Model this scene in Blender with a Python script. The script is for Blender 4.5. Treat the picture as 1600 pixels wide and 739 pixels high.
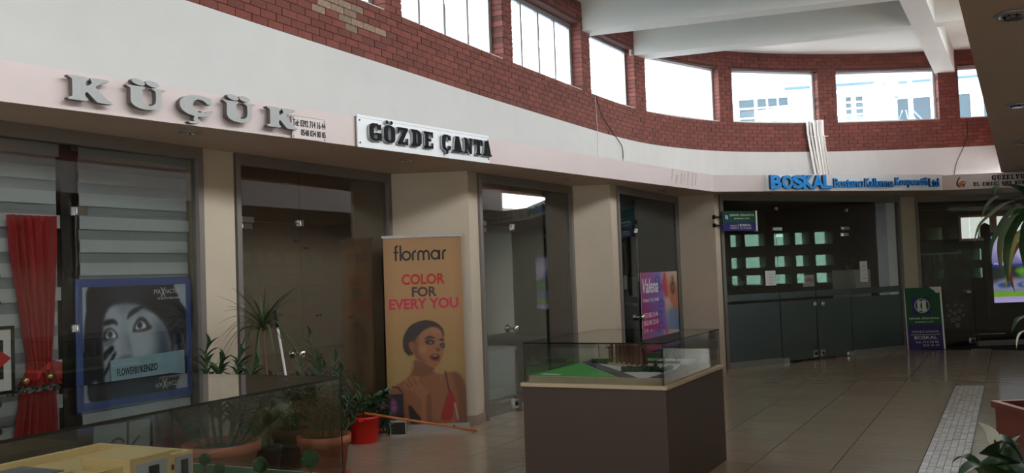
import bpy, bmesh, math, random
import numpy as np
from mathutils import Vector, Matrix

for o in list(bpy.data.objects):
    bpy.data.objects.remove(o)
SC = bpy.context.scene
COL = SC.collection

# ------------------------------------------------------------------ camera
CAM_Z = 1.6
PITCH = math.atan(.0413)
ROLL = math.atan(.0364)
cd = bpy.data.cameras.new('camera')
cam = bpy.data.objects.new('camera', cd)
COL.objects.link(cam)
cd.sensor_width = 36.0
cd.lens = 36.0 * 1440 / 1600
cd.clip_start = .05
cd.clip_end = 400
_f = Vector((0, math.cos(PITCH), math.sin(PITCH)))
_u = Vector((0, -math.sin(PITCH), math.cos(PITCH)))
_r = Vector((1, 0, 0))
_rt = _r * math.cos(ROLL) - _u * math.sin(ROLL)
_up = _r * math.sin(ROLL) + _u * math.cos(ROLL)
cam.matrix_world = Matrix(((_rt.x, _up.x, -_f.x, 0), (_rt.y, _up.y, -_f.y, 0), (_rt.z, _up.z, -_f.z, CAM_Z), (0, 0, 0, 1)))
SC.camera = cam

# ------------------------------------------------------------------ sky, exposure
SKY = 9.6
w = bpy.data.worlds.new('sky')
SC.world = w
w.use_nodes = True
nt = w.node_tree
bgn = nt.nodes['Background']
tc = nt.nodes.new('ShaderNodeTexCoord')
sx = nt.nodes.new('ShaderNodeSeparateXYZ')
cr = nt.nodes.new('ShaderNodeValToRGB')
cr.color_ramp.elements[0].position = 0.0
cr.color_ramp.elements[0].color = (.93, .97, 1.0, 1)
cr.color_ramp.elements[1].position = 1.0
cr.color_ramp.elements[1].color = (.76, .88, 1.0, 1)
nt.links.new(tc.outputs['Generated'], sx.inputs[0])
nt.links.new(sx.outputs['Z'], cr.inputs[0])
nt.links.new(cr.outputs[0], bgn.inputs['Color'])
bgn.inputs['Strength'].default_value = SKY
# hazy, low, very soft sun from the right-hand side, over the gallery
sd_ = bpy.data.lights.new('sun', 'SUN')
sd_.energy = 3.7
sd_.angle = math.radians(48)
sd_.color = (1.0, .98, .96)
sun = bpy.data.objects.new('sun', sd_)
COL.objects.link(sun)
sun.location = (20, -10, 20)
_el = math.radians(25)
_to = Vector((.83, -.56, 0)).normalized() * math.cos(_el) + Vector((0, 0, math.sin(_el)))
sun.rotation_euler = _to.to_track_quat('Z', 'Y').to_euler()
vs = SC.view_settings
vs.view_transform = 'Standard'
vs.look = 'None'
vs.gamma = 1
vs.use_curve_mapping = False
vs.exposure = 0.0

# ------------------------------------------------------------------ materials
M = {}


def srgb(r, g, b):
    return tuple(((c / 255) / 12.92 if c / 255 <= .04045 else ((c / 255 + .055) / 1.055) ** 2.4) for c in (r, g, b)) + (1,)


def mat(name, c, rough=.6, metal=0.0, spec=.5, noise=0.0, nscale=8.0, bump=0.0, bscale=40.0, emit=0.0, rand=0.0, stretch=None):
    m = bpy.data.materials.new(name)
    m.use_nodes = True
    t = m.node_tree
    b = t.nodes['Principled BSDF']
    col = srgb(*c)
    b.inputs['Base Color'].default_value = col
    b.inputs['Roughness'].default_value = rough
    b.inputs['Metallic'].default_value = metal
    b.inputs['Specular IOR Level'].default_value = spec
    out = None
    tcn = None
    if noise or bump:
        tcn = t.nodes.new('ShaderNodeTexCoord')
        src = tcn.outputs['Object']
        if stretch:
            mp = t.nodes.new('ShaderNodeMapping')
            mp.inputs['Scale'].default_value = stretch
            t.links.new(src, mp.inputs[0])
            src = mp.outputs[0]
    if noise or rand:
        hsv = t.nodes.new('ShaderNodeHueSaturation')
        hsv.inputs['Color'].default_value = col
        val = None
        if noise:
            n = t.nodes.new('ShaderNodeTexNoise')
            n.inputs['Scale'].default_value = nscale
            n.inputs['Detail'].default_value = 4
            t.links.new(src, n.inputs['Vector'])
            mr = t.nodes.new('ShaderNodeMapRange')
            mr.inputs['From Min'].default_value = .25
            mr.inputs['From Max'].default_value = .75
            mr.inputs['To Min'].default_value = 1 - noise
            mr.inputs['To Max'].default_value = 1 + noise
            t.links.new(n.outputs['Fac'], mr.inputs['Value'])
            val = mr.outputs[0]
        if rand:
            oi = t.nodes.new('ShaderNodeObjectInfo')
            gi = t.nodes.new('ShaderNodeNewGeometry')
            ad = t.nodes.new('ShaderNodeMath')
            ad.operation = 'ADD'
            t.links.new(oi.outputs['Random'], ad.inputs[0])
            t.links.new(gi.outputs['Random Per Island'], ad.inputs[1])
            fr = t.nodes.new('ShaderNodeMath')
            fr.operation = 'FRACT'
            t.links.new(ad.outputs[0], fr.inputs[0])
            m2 = t.nodes.new('ShaderNodeMapRange')
            m2.inputs['To Min'].default_value = 1 - rand
            m2.inputs['To Max'].default_value = 1 + rand
            t.links.new(fr.outputs[0], m2.inputs['Value'])
            if val is not None:
                mu = t.nodes.new('ShaderNodeMath')
                mu.operation = 'MULTIPLY'
                t.links.new(val, mu.inputs[0])
                t.links.new(m2.outputs[0], mu.inputs[1])
                val = mu.outputs[0]
            else:
                val = m2.outputs[0]
        t.links.new(val, hsv.inputs['Value'])
        t.links.new(hsv.outputs[0], b.inputs['Base Color'])
    if bump:
        n2 = t.nodes.new('ShaderNodeTexNoise')
        n2.inputs['Scale'].default_value = bscale
        n2.inputs['Detail'].default_value = 5
        t.links.new(src, n2.inputs['Vector'])
        bp = t.nodes.new('ShaderNodeBump')
        bp.inputs['Strength'].default_value = bump
        bp.inputs['Distance'].default_value = .01
        t.links.new(n2.outputs['Fac'], bp.inputs['Height'])
        t.links.new(bp.outputs[0], b.inputs['Normal'])
    if emit:
        b.inputs['Emission Color'].default_value = col
        b.inputs['Emission Strength'].default_value = emit
    M[name] = m
    return m


def glass(name, tint, refl=.05, rough=0.0, body=0.0, bodycol=(60, 75, 75)):
    """thin pane: tinted see-through + mirror by viewing angle (same from both sides) + a little body tone"""
    m = bpy.data.materials.new(name)
    m.use_nodes = True
    t = m.node_tree
    t.nodes.clear()
    out = t.nodes.new('ShaderNodeOutputMaterial')
    tr = t.nodes.new('ShaderNodeBsdfTransparent')
    tr.inputs[0].default_value = srgb(*tint)
    gl = t.nodes.new('ShaderNodeBsdfGlossy')
    gl.inputs['Roughness'].default_value = rough
    lw = t.nodes.new('ShaderNodeLayerWeight')
    lw.inputs[0].default_value = .5
    pw = t.nodes.new('ShaderNodeMath')
    pw.operation = 'POWER'
    pw.inputs[1].default_value = 3.6
    t.links.new(lw.outputs['Facing'], pw.inputs[0])
    ma = t.nodes.new('ShaderNodeMath')
    ma.operation = 'MULTIPLY_ADD'
    ma.inputs[1].default_value = .9 - refl
    ma.inputs[2].default_value = refl
    t.links.new(pw.outputs[0], ma.inputs[0])
    base = tr.outputs[0]
    if body:
        df = t.nodes.new('ShaderNodeBsdfDiffuse')
        df.inputs[0].default_value = srgb(*bodycol)
        tl = t.nodes.new('ShaderNodeBsdfTranslucent')
        tl.inputs[0].default_value = srgb(*bodycol)
        a = t.nodes.new('ShaderNodeMixShader')
        a.inputs[0].default_value = .4
        t.links.new(df.outputs[0], a.inputs[1])
        t.links.new(tl.outputs[0], a.inputs[2])
        b = t.nodes.new('ShaderNodeMixShader')
        b.inputs[0].default_value = body
        t.links.new(tr.outputs[0], b.inputs[1])
        t.links.new(a.outputs[0], b.inputs[2])
        base = b.outputs[0]
    mx = t.nodes.new('ShaderNodeMixShader')
    t.links.new(ma.outputs[0], mx.inputs[0])
    t.links.new(base, mx.inputs[1])
    t.links.new(gl.outputs[0], mx.inputs[2])
    t.links.new(mx.outputs[0], out.inputs[0])
    M[name] = m
    return m


def print_mat(name, rough=.45, emit=0.0):
    """flat print: colours come from the mesh's own colour attribute"""
    m = bpy.data.materials.new(name)
    m.use_nodes = True
    t = m.node_tree
    b = t.nodes['Principled BSDF']
    a = t.nodes.new('ShaderNodeAttribute')
    a.attribute_name = 'ink'
    t.links.new(a.outputs['Color'], b.inputs['Base Color'])
    b.inputs['Roughness'].default_value = rough
    if emit:
        t.links.new(a.outputs['Color'], b.inputs['Emission Color'])
        b.inputs['Emission Strength'].default_value = emit
    M[name] = m
    return m


mat('white_plaster', (199, 200, 196), .7, noise=.03, nscale=2.5, bump=.08, bscale=60)
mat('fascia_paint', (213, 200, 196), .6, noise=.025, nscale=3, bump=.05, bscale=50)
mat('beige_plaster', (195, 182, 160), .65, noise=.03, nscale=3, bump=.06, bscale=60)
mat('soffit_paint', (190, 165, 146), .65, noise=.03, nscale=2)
mat('ceiling_paint', (206, 205, 196), .7, noise=.02, nscale=2)
mat('mortar', (84, 52, 44), .9, noise=.15, nscale=20)
mat('brick', (112, 58, 48), .75, noise=.16, nscale=14, bump=.35, bscale=70, rand=.20)
mat('pale_brick', (136, 116, 98), .8, noise=.3, nscale=22, bump=.4, bscale=70, rand=.2)
mat('far_brick', (140, 78, 62), .8, noise=.15, nscale=10)
mat('grout', (52, 45, 40), .9)
mat('floor_tile', (168, 153, 131), .15, noise=.10, nscale=3.0, rand=.05, spec=.5, stretch=(1, 4, 1))
mat('mosaic', (190, 183, 173), .35, noise=.12, nscale=9, rand=.20, bump=.2, bscale=30)
mat('aluminium', (150, 148, 146), .42, .55)
mat('frame_grey', (132, 126, 120), .45, .35)
mat('window_frame', (205, 205, 205), .45, .1)
mat('chrome', (215, 215, 215), .12, 1.0)
mat('steel', (170, 172, 172), .3, .9)
mat('dark_metal', (40, 38, 38), .4, .5)
mat('black', (14, 14, 15), .45)
mat('ink_black', (22, 22, 25), .5)
mat('silver_letter', (166, 170, 168), .45, 0.0, noise=.04, nscale=30)
mat('letter_side', (104, 96, 92), .5, .2)
mat('black_letter', (12, 13, 17), .6, spec=.2)
mat('acrylic_white', (236, 240, 242), .3)
mat('boskal_blue', (30, 150, 232), .5)
mat('boskal_edge', (16, 44, 86), .4)
mat('white', (232, 232, 230), .4)
mat('paper', (222, 224, 222), .7)
mat('cable', (24, 22, 22), .6)
mat('cable_white', (215, 212, 205), .6)
mat('pipe_white', (206, 202, 192), .5, noise=.1, nscale=10)
mat('skirting', (150, 130, 112), .35, noise=.08, nscale=6)
glass('window_glass', (250, 252, 252), .04)
glass('shop_glass', (234, 235, 232), .075)
glass('entrance_glass', (176, 200, 188), .05)
glass('case_glass', (241, 244, 242), .06)
glass('case_glass_edge', (40, 60, 54), .1)
glass('frosted_film', (90, 100, 100), .05, .15, body=.75, bodycol=(110, 128, 128))
glass('teal_glass', (80, 108, 110), .06, body=.45, bodycol=(50, 76, 80))
print_mat('print')
print_mat('screen_print', emit=1.0)


# ------------------------------------------------------------------ mesh helpers
class MB:
    def __init__(self):
        self.v, self.f, self.mi, self.sm = [], [], [], []

    def add(self, vs, fs, mi=0, smooth=False):
        o = len(self.v)
        self.v += [tuple(v) for v in vs]
        for f in fs:
            self.f.append(tuple(i + o for i in f))
            self.mi.append(mi)
            self.sm.append(smooth)
        return self

    def box(self, x0, x1, y0, y1, z0, z1, mi=0):
        vs = [(x0, y0, z0), (x1, y0, z0), (x1, y1, z0), (x0, y1, z0), (x0, y0, z1), (x1, y0, z1), (x1, y1, z1), (x0, y1, z1)]
        fs = [(0, 3, 2, 1), (4, 5, 6, 7), (0, 1, 5, 4), (1, 2, 6, 5), (2, 3, 7, 6), (3, 0, 4, 7)]
        return self.add(vs, fs, mi)

    def quad8(self, lo, hi, mi=0):
        """hexahedron from 4 bottom and 4 top points (same winding)"""
        return self.add(list(lo) + list(hi), [(0, 3, 2, 1), (4, 5, 6, 7), (0, 1, 5, 4), (1, 2, 6, 5), (2, 3, 7, 6), (3, 0, 4, 7)], mi)

    def prism(self, poly, z0, z1, mi=0, side=None):
        """poly in xy, extruded in z"""
        n = len(poly)
        vs = [(x, y, z0) for x, y in poly] + [(x, y, z1) for x, y in poly]
        self.add(vs, [tuple(range(n - 1, -1, -1)), tuple(range(n, 2 * n))], mi)
        o = len(self.v) - 2 * n
        for i in range(n):
            j = (i + 1) % n
            self.f.append((o + i, o + j, o + n + j, o + n + i))
            self.mi.append(mi if side is None else side)
            self.sm.append(False)
        return self

    def plate(self, poly, y0, y1, mi=0, side=None):
        """poly in xz (front view), thickness from y0 (front) to y1 (back)"""
        n = len(poly)
        vs = [(x, y0, z) for x, z in poly] + [(x, y1, z) for x, z in poly]
        o = len(self.v)
        self.v += vs
        self.f += [tuple(o + i for i in range(n)), tuple(o + n + i for i in range(n - 1, -1, -1))]
        self.mi += [mi, mi]
        self.sm += [False, False]
        for i in range(n):
            j = (i + 1) % n
            self.f.append((o + i, o + n + i, o + n + j, o + j))
            self.mi.append(mi if side is None else side)
            self.sm.append(False)
        return self

    def tube(self, pts, r, n=8, mi=0, cap=True):
        pts = [Vector(p) for p in pts]
        rs = r if isinstance(r, (list, tuple)) else [r] * len(pts)
        o = len(self.v)
        up = Vector((0, 0, 1))
        for i, p in enumerate(pts):
            t = (pts[min(i + 1, len(pts) - 1)] - pts[max(i - 1, 0)]).normalized()
            a = t.cross(up)
            if a.length < .05:
                a = t.cross(Vector((1, 0, 0)))
            a.normalize()
            b = a.cross(t)
            for k in range(n):
                an = 2 * math.pi * k / n
                self.v.append(tuple(p + (a * math.cos(an) + b * math.sin(an)) * rs[i]))
        for i in range(len(pts) - 1):
            for k in range(n):
                k2 = (k + 1) % n
                self.f.append((o + i * n + k, o + i * n + k2, o + (i + 1) * n + k2, o + (i + 1) * n + k))
                self.mi.append(mi)
                self.sm.append(True)
        if cap:
            self.f.append(tuple(o + k for k in range(n - 1, -1, -1)))
            self.f.append(tuple(o + (len(pts) - 1) * n + k for k in range(n)))
            self.mi += [mi, mi]
            self.sm += [False, False]
        return self

    def lathe(self, prof, n=24, c=(0, 0, 0), mi=0, axis='z'):
        o = len(self.v)
        for r, z in prof:
            for k in range(n):
                an = 2 * math.pi * k / n
                x, y = r * math.cos(an), r * math.sin(an)
                p = (x, y, z) if axis == 'z' else (x, z, y)
                self.v.append((c[0] + p[0], c[1] + p[1], c[2] + p[2]))
        for i in range(len(prof) - 1):
            for k in range(n):
                k2 = (k + 1) % n
                self.f.append((o + i * n + k, o + i * n + k2, o + (i + 1) * n + k2, o + (i + 1) * n + k))
                self.mi.append(mi)
                self.sm.append(True)
        return self

    def text(self, body, x0, z0, wd, ht, y, depth=.004, off=0.0, mi=0, side=None, shear=0.0):
        """lettering standing in the xz plane, front face at y, fitted to wd x ht"""
        c = bpy.data.curves.new('t', 'FONT')
        c.body = body
        c.size = 1
        c.offset = off
        c.resolution_u = 3
        c.shear = shear
        o = bpy.data.objects.new('t', c)
        COL.objects.link(o)
        dg = bpy.context.evaluated_depsgraph_get()
        me = bpy.data.meshes.new_from_object(o.evaluated_get(dg))
        P = np.array([v.co[:] for v in me.vertices])
        F = [tuple(p.vertices) for p in me.polygons]
        bpy.data.objects.remove(o)
        bpy.data.curves.remove(c)
        bpy.data.meshes.remove(me)
        mn, mx = P.min(0), P.max(0)
        sc = (wd / max(1e-6, mx[0] - mn[0]), ht / max(1e-6, mx[1] - mn[1]))
        Q = [(x0 + (p[0] - mn[0]) * sc[0], y, z0 + (p[1] - mn[1]) * sc[1]) for p in P]
        n = len(Q)
        self.add(Q, F, mi)
        if depth:
            o = len(self.v)
            self.v += [(q[0], q[1] + depth, q[2]) for q in Q]
            cnt = {}
            for f in F:
                for a, b in zip(f, f[1:] + f[:1]):
                    k = (min(a, b), max(a, b))
                    cnt.setdefault(k, []).append((a, b))
            for k, e in cnt.items():
                if len(e) == 1:
                    a, b = e[0]
                    self.f.append((o - n + a, o + a, o + b, o - n + b))
                    self.mi.append(mi if side is None else side)
                    self.sm.append(False)
        return self

    def mesh(self, name, mats):
        me = bpy.data.meshes.new(name)
        me.from_pydata(self.v, [], self.f)
        for mm in (mats if isinstance(mats, (list, tuple)) else [mats]):
            me.materials.append(M[mm] if isinstance(mm, str) else mm)
        me.polygons.foreach_set('material_index', self.mi)
        me.polygons.foreach_set('use_smooth', self.sm)
        me.update()
        bm = bmesh.new()
        bm.from_mesh(me)
        bmesh.ops.recalc_face_normals(bm, faces=bm.faces)
        bm.to_mesh(me)
        bm.free()
        return me

    def build(self, name, mats, parent=None):
        return link(name, self.mesh(name, mats), parent)


def link(name, me, parent=None):
    o = bpy.data.objects.new(name, me)
    COL.objects.link(o)
    if parent is not None:
        o.parent = parent
    return o


def tag(o, label, cat, group=None, kind=None):
    if label:
        o['label'] = label
    if cat:
        o['category'] = cat
    if group:
        o['group'] = group
    if kind:
        o['kind'] = kind
    return o


def struct(o, label=None):
    o['kind'] = 'structure'
    if label:
        o['label'] = label
    return o


def thing(name, label, cat, loc=(0, 0, 0), rz=0.0, group=None):
    o = bpy.data.objects.new(name, None)
    o.empty_display_size = .1
    COL.objects.link(o)
    o.location = loc
    o.rotation_euler = (0, 0, rz)
    return tag(o, label, cat, group)


def copy_tree(o, parent=None):
    c = o.copy()
    COL.objects.link(c)
    if parent is not None:
        c.parent = parent
    for ch in list(o.children):
        copy_tree(ch, c)
    return c


class Face:
    """a vertical plane from plan point A to B, left to right as seen from the atrium.
    local axes: x along, y into the wall (away from the viewer), z up"""

    def __init__(self, A, B):
        self.A = Vector((A[0], A[1], 0))
        d = Vector((B[0] - A[0], B[1] - A[1], 0))
        self.len = d.length
        self.d = d.normalized()
        self.back = Vector((-self.d.y, self.d.x, 0))
        self.rz = math.atan2(self.d.y, self.d.x)

    def pt(self, s, z=0.0, y=0.0):
        return self.A + self.d * s + self.back * y + Vector((0, 0, z))

    def thing(self, name, label, cat, s, z=0.0, y=0.0, group=None):
        return thing(name, label, cat, self.pt(s, z, y), self.rz, group)

    def structure(self, name, label, s=0.0, z=0.0, y=0.0):
        o = thing(name, label, None, self.pt(s, z, y), self.rz)
        o['kind'] = 'structure'
        return o


random.seed(7)
U = Vector((.4756, .8796, 0))
V = Vector((.8796, -.4756, 0))


def uv(a, b, z=0.0):
    return U * a + V * b + Vector((0, 0, z))


F0 = Face((-3.03, 5.46), (3.09, 13.97))
F1 = Face((3.09, 13.97), (7.2, 15.39))
F2 = Face((7.2, 15.39), (8.6, 15.27))
G1 = Face((-3.38, 6.1), (-1.32, 10.04))
G3 = Face((-.37, 10.23), (.8, 12.23))
G4 = Face((1.42, 12.38), (2.66, 14.77))
G5 = Face((3.28, 14.5), (7.0, 16.6))
G6 = Face((7.36, 16.8), (10.5, 16.8))
SOF, FTOP = 2.746, 3.0
Z_BR, Z_SILL, Z_HEAD, Z_CEIL, Z_BEAM = 3.9, 4.5, 5.58, 5.93, 5.47

# ================================================================== STRUCTURE
# ---- floor: grout slab, tiles, mosaic strip
floor = struct(MB().prism([uv(-9, -9)[:2], uv(-9, 12)[:2], uv(26, 12)[:2], uv(26, -9)[:2]], -.06, -.006).build('floor', 'grout'), 'polished beige stone tile floor with a mosaic strip')
TA, TB = .52, .60
tiles = []
for i in range(-10, 32):
    for j in range(-9, 18):
        a0 = 7.51 + TA * (i - 12)
        b0 = -.71 - .6 * 8 + .6 * j if j <= 7 else -.38 + .6 * (j - 8)
        c = uv(a0 + TA / 2, b0 + TB / 2)
        if not (-7.3 < b0 < 8.5):
            continue
        px = c.x / max(c.y, .1)
        vis = c.y > 4.5 and -.72 < px < .62 and not (b0 < -5.9)
        tiles.append((0 if vis else 1, c.y, a0, b0))
tiles.sort()
tm = MB()
g = .0035
tm.box(-TB / 2 + g, TB / 2 - g, -TA / 2 + g, TA / 2 - g, -.012, 0)
tile_me = tm.mesh('floor_tile', 'floor_tile')
rz_t = math.atan2(V.y, V.x)
rest = MB()
for k, (v_, d_, a0, b0) in enumerate(tiles):
    c = uv(a0 + TA / 2, b0 + TB / 2)
    if k < 300:
        o = link('floor_tile', tile_me, floor)
        o.location = c
        o.rotation_euler = (0, 0, rz_t)
    else:
        q = [uv(a0 + g, b0 + g), uv(a0 + g, b0 + TB - g), uv(a0 + TA - g, b0 + TB - g), uv(a0 + TA - g, b0 + g)]
        rest.quad8([(p.x, p.y, -.012) for p in q], [(p.x, p.y, 0) for p in q])
rest.build('floor_tile_field', 'floor_tile', floor)['kind'] = 'stuff'
# mosaic strip: six rows of small stones of uneven length
ms = []
rnd = random.Random(3)
for col in range(6):
    b0 = -.708 + col * .0545
    a = 3.0 + rnd.random() * .1
    while a < 12.9:
        L = rnd.choice((.045, .055, .06, .11, .12))
        ms.append((a, b0, L))
        a += L
ms.sort(key=lambda t: (t[0] < 6.9, t[0]))
rest = MB()
mos_me = {}
for k, (a, b0, L) in enumerate(ms):
    h = rnd.choice((-.001, .0005, .0015))
    if k < 300:
        if L not in mos_me:
            mos_me[L] = MB().box(.002, .0525, .002, L - .002, -.012, 0).mesh('mosaic_stone', 'mosaic')
        o = link('mosaic_stone', mos_me[L], floor)
        o.location = uv(a, b0, h)
        o.rotation_euler = (0, 0, rz_t)
    else:
        q = [uv(a + .002, b0 + .002), uv(a + .002, b0 + .0525), uv(a + L - .002, b0 + .0525), uv(a + L - .002, b0 + .002)]
        rest.quad8([(p.x, p.y, -.012) for p in q], [(p.x, p.y, h) for p in q])
rest.build('mosaic_field', 'mosaic', floor)['kind'] = 'stuff'
strip_me = MB().box(.002, .328, .002, .518, -.012, 0).mesh('border_tile', 'floor_tile')
for k in range(-3, 10):
    o = link('border_tile', strip_me, floor)
    o.location = uv(13.0 + .52 * k if k >= 0 else 2.9 + .52 * k, -.71)
    o.rotation_euler = (0, 0, rz_t)

# ---- ring wall: plan curve
RP = [(-2.52, 7.39), (-2.2, 8.04), (-1.79, 8.84), (-1.19, 10.0), (-.37, 11.62), (.24, 12.78), (1.26, 14.68), (1.78, 15.62), (2.47, 16.68), (3.24, 17.52), (4.11, 18.19), (5.27, 18.68), (6.67, 18.97), (8.04, 19.07), (8.92, 19.03), (10.03, 18.93), (11.6, 18.8)]
S_OFF = 12.0                      # the curve is extended straight back towards the entrance
_d = Vector((math.sin(math.radians(27.6)), math.cos(math.radians(27.6))))
ctrl = [Vector(RP[0]) - _d * 12, Vector(RP[0]) - _d * 8, Vector(RP[0]) - _d * 4, Vector(RP[0]) - _d * 1.5] + [Vector(p) for p in RP]
dense = []
for i in range(len(ctrl) - 1):
    p0, p1, p2, p3 = ctrl[max(i - 1, 0)], ctrl[i], ctrl[i + 1], ctrl[min(i + 2, len(ctrl) - 1)]
    n = max(2, int((p2 - p1).length / .05))
    for k in range(n):
        t = k / n
        # centripetal-ish hermite with chord-scaled tangents
        L1 = (p2 - p1).length
        m1 = ((p2 - p0) / max(1e-6, (p2 - p1).length + (p1 - p0).length)) * L1
        m2 = ((p3 - p1) / max(1e-6, (p3 - p2).length + (p2 - p1).length)) * L1
        h = (2 * t ** 3 - 3 * t ** 2 + 1, t ** 3 - 2 * t ** 2 + t, -2 * t ** 3 + 3 * t ** 2, t ** 3 - t ** 2)
        dense.append(p1 * h[0] + m1 * h[1] + p2 * h[2] + m2 * h[3])
dense.append(ctrl[-1])
D_ = np.array([(p.x, p.y) for p in dense])
for _ in range(60):
    D_[1:-1] = (D_[:-2] + 2 * D_[1:-1] + D_[2:]) / 4
S_ = np.concatenate([[0], np.cumsum(np.hypot(*(D_[1:] - D_[:-1]).T))])
# arc position 3.0 is the plan point RP[0]
_k = int(np.argmin(np.hypot(D_[:, 0] - RP[0][0], D_[:, 1] - RP[0][1])))
S_ = S_ - S_[_k] + 3.0
S_MIN, S_MAX = float(S_[0]), float(S_[-1])


def ring(s, y=0.0):
    """point on the inner face of the ring wall; y outwards through the wall"""
    x = np.interp(s, S_, D_[:, 0])
    yy = np.interp(s, S_, D_[:, 1])
    e = .12
    tx = np.interp(s + e, S_, D_[:, 0]) - np.interp(s - e, S_, D_[:, 0])
    ty = np.interp(s + e, S_, D_[:, 1]) - np.interp(s - e, S_, D_[:, 1])
    l = math.hypot(tx, ty)
    tx, ty = tx / l, ty / l
    return float(x - ty * y), float(yy + tx * y), math.atan2(ty, tx)


def arc_block(mb, s0, s1, y0, y1, z0, z1, step=.25, mi=0):
    n = max(1, int(math.ceil((s1 - s0) / step)))
    ss = [s0 + (s1 - s0) * i / n for i in range(n + 1)]
    o = len(mb.v)
    for s in ss:
        a = ring(s, y0)
        b = ring(s, y1)
        mb.v += [(a[0], a[1], z0), (b[0], b[1], z0), (b[0], b[1], z1), (a[0], a[1], z1)]
    for i in range(n):
        p, q = o + 4 * i, o + 4 * i + 4
        for k in range(4):
            k2 = (k + 1) % 4
            mb.f.append((p + k, p + k2, q + k2, q + k))
            mb.mi.append(mi)
            mb.sm.append(False)
    mb.f += [(o, o + 3, o + 2, o + 1), (o + 4 * n, o + 4 * n + 1, o + 4 * n + 2, o + 4 * n + 3)]
    mb.mi += [mi, mi]
    mb.sm += [False, False]


OPEN = [(-7.55, -5.13), (-4.83, -2.41), (-2.11, .30), (.62, 3.03), (3.34, 5.74), (6.06, 8.49), (8.77, 11.12), (11.47, 13.27), (13.68, 15.92), (16.26, 18.24), (18.65, 20.78), (21.19, 23.0)]
WT = .25
wall = MB()
arc_block(wall, S_MIN, S_MAX, 0, WT, 2.9, Z_BR)                       # white band
wall_left = struct(wall.build('wall_left', 'white_plaster'), 'curved white plaster band of wall under the red brickwork')
core = MB()
arc_block(core, S_MIN, S_MAX, .008, WT, Z_BR, Z_SILL - .004)
arc_block(core, S_MIN, S_MAX, .008, WT, Z_HEAD + .004, Z_CEIL)
edges = [S_MIN] + [e for o_ in OPEN for e in o_] + [S_MAX]
for i in range(0, len(edges), 2):
    if edges[i + 1] - edges[i] > .05:
        arc_block(core, edges[i] + .008, edges[i + 1] - .008, .008, WT, Z_SILL - .004, Z_HEAD + .004)
core.build('mortar', 'mortar', wall_left)['kind'] = 'structure'
# bricks
BL, BH, J = .205, .075, .009
bricks = []


def free(z0, z1, s0, s1):
    """clip a brick to the masonry between the windows"""
    if z1 <= Z_SILL + .001 or z0 >= Z_HEAD - .001:
        return [(s0, s1)]
    out = []
    for i in range(0, len(edges), 2):
        a, b = max(s0, edges[i]), min(s1, edges[i + 1])
        if b - a > .025:
            out.append((a, b))
    return out


nrow = int(round((Z_CEIL - Z_BR) / BH))
for r_ in range(nrow):
    z0 = Z_BR + r_ * BH
    z1 = z0 + BH
    off = (.5 * BL if r_ % 2 else 0) + .012 * math.sin(r_ * 2.3)
    for k in range(int(-2.6 / BL), int((S_MAX - .1) / BL)):
        for a, b in free(z0, z1, k * BL + off, (k + 1) * BL + off):
            bricks.append((a, b, z0, z1))
PALE = (4.55, 4.42)


def brick_vis(bk):
    x, y, _ = ring((bk[0] + bk[1]) / 2)
    zz = bk[2] - CAM_Z
    on = y > 5 and x / y > -.62 and zz / y < .245 - (x / y) * .036 + .06
    full = abs((bk[1] - bk[0]) - BL) < .003
    return (0 if (on and full and bk[3] <= Z_SILL + .01) else 1, y)


bricks.sort(key=brick_vis)
std = MB().box(-BL / 2 + J / 2, BL / 2 - J / 2, 0, .1, J / 2, BH - J / 2)
std_me = std.mesh('brick', 'brick')
pale_me = std.mesh('brick', 'pale_brick')
field = MB()
rb = random.Random(11)
PALE_SET = [(4.80, 4.31), (5.0, 4.31), (5.2, 4.31), (4.95, 4.24), (5.15, 4.24), (5.36, 4.24), (5.55, 4.24), (4.4, 4.39), (4.6, 4.39), (4.8, 4.39), (5.0, 4.39), (5.2, 4.39), (4.3, 4.46), (4.5, 4.46), (5.05, 4.16), (4.65, 4.24)]
for k, (a, b, z0, z1) in enumerate(bricks):
    s = (a + b) / 2
    jut = rb.uniform(-.002, .003)
    x, y, rz = ring(s, -jut)
    if k < 300:
        pale = any(abs(s - ps) < .105 and abs((z0 + z1) / 2 - pz) < .036 for ps, pz in PALE_SET)
        o = link('brick', pale_me if pale else std_me, wall_left)
        o.location = (x, y, z0)
        o.rotation_euler = (0, 0, rz)
    else:
        e0 = J / 2 if not any(abs(a - e) < .001 for e in edges) else 0
        e1 = J / 2 if not any(abs(b - e) < .001 for e in edges) else 0
        dp = .215 if (e0 == 0 or e1 == 0) else .1
        zt = z1 - J / 2 if abs(z1 - Z_HEAD) > .04 else z1 - J / 2
        P = [ring(a + e0, -jut), ring(b - e1, -jut), ring(b - e1, dp), ring(a + e0, dp)]
        field.quad8([(p[0], p[1], z0 + J / 2) for p in P], [(p[0], p[1], zt) for p in P])
field.build('brick_field', 'brick', wall_left)['kind'] = 'stuff'

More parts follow.
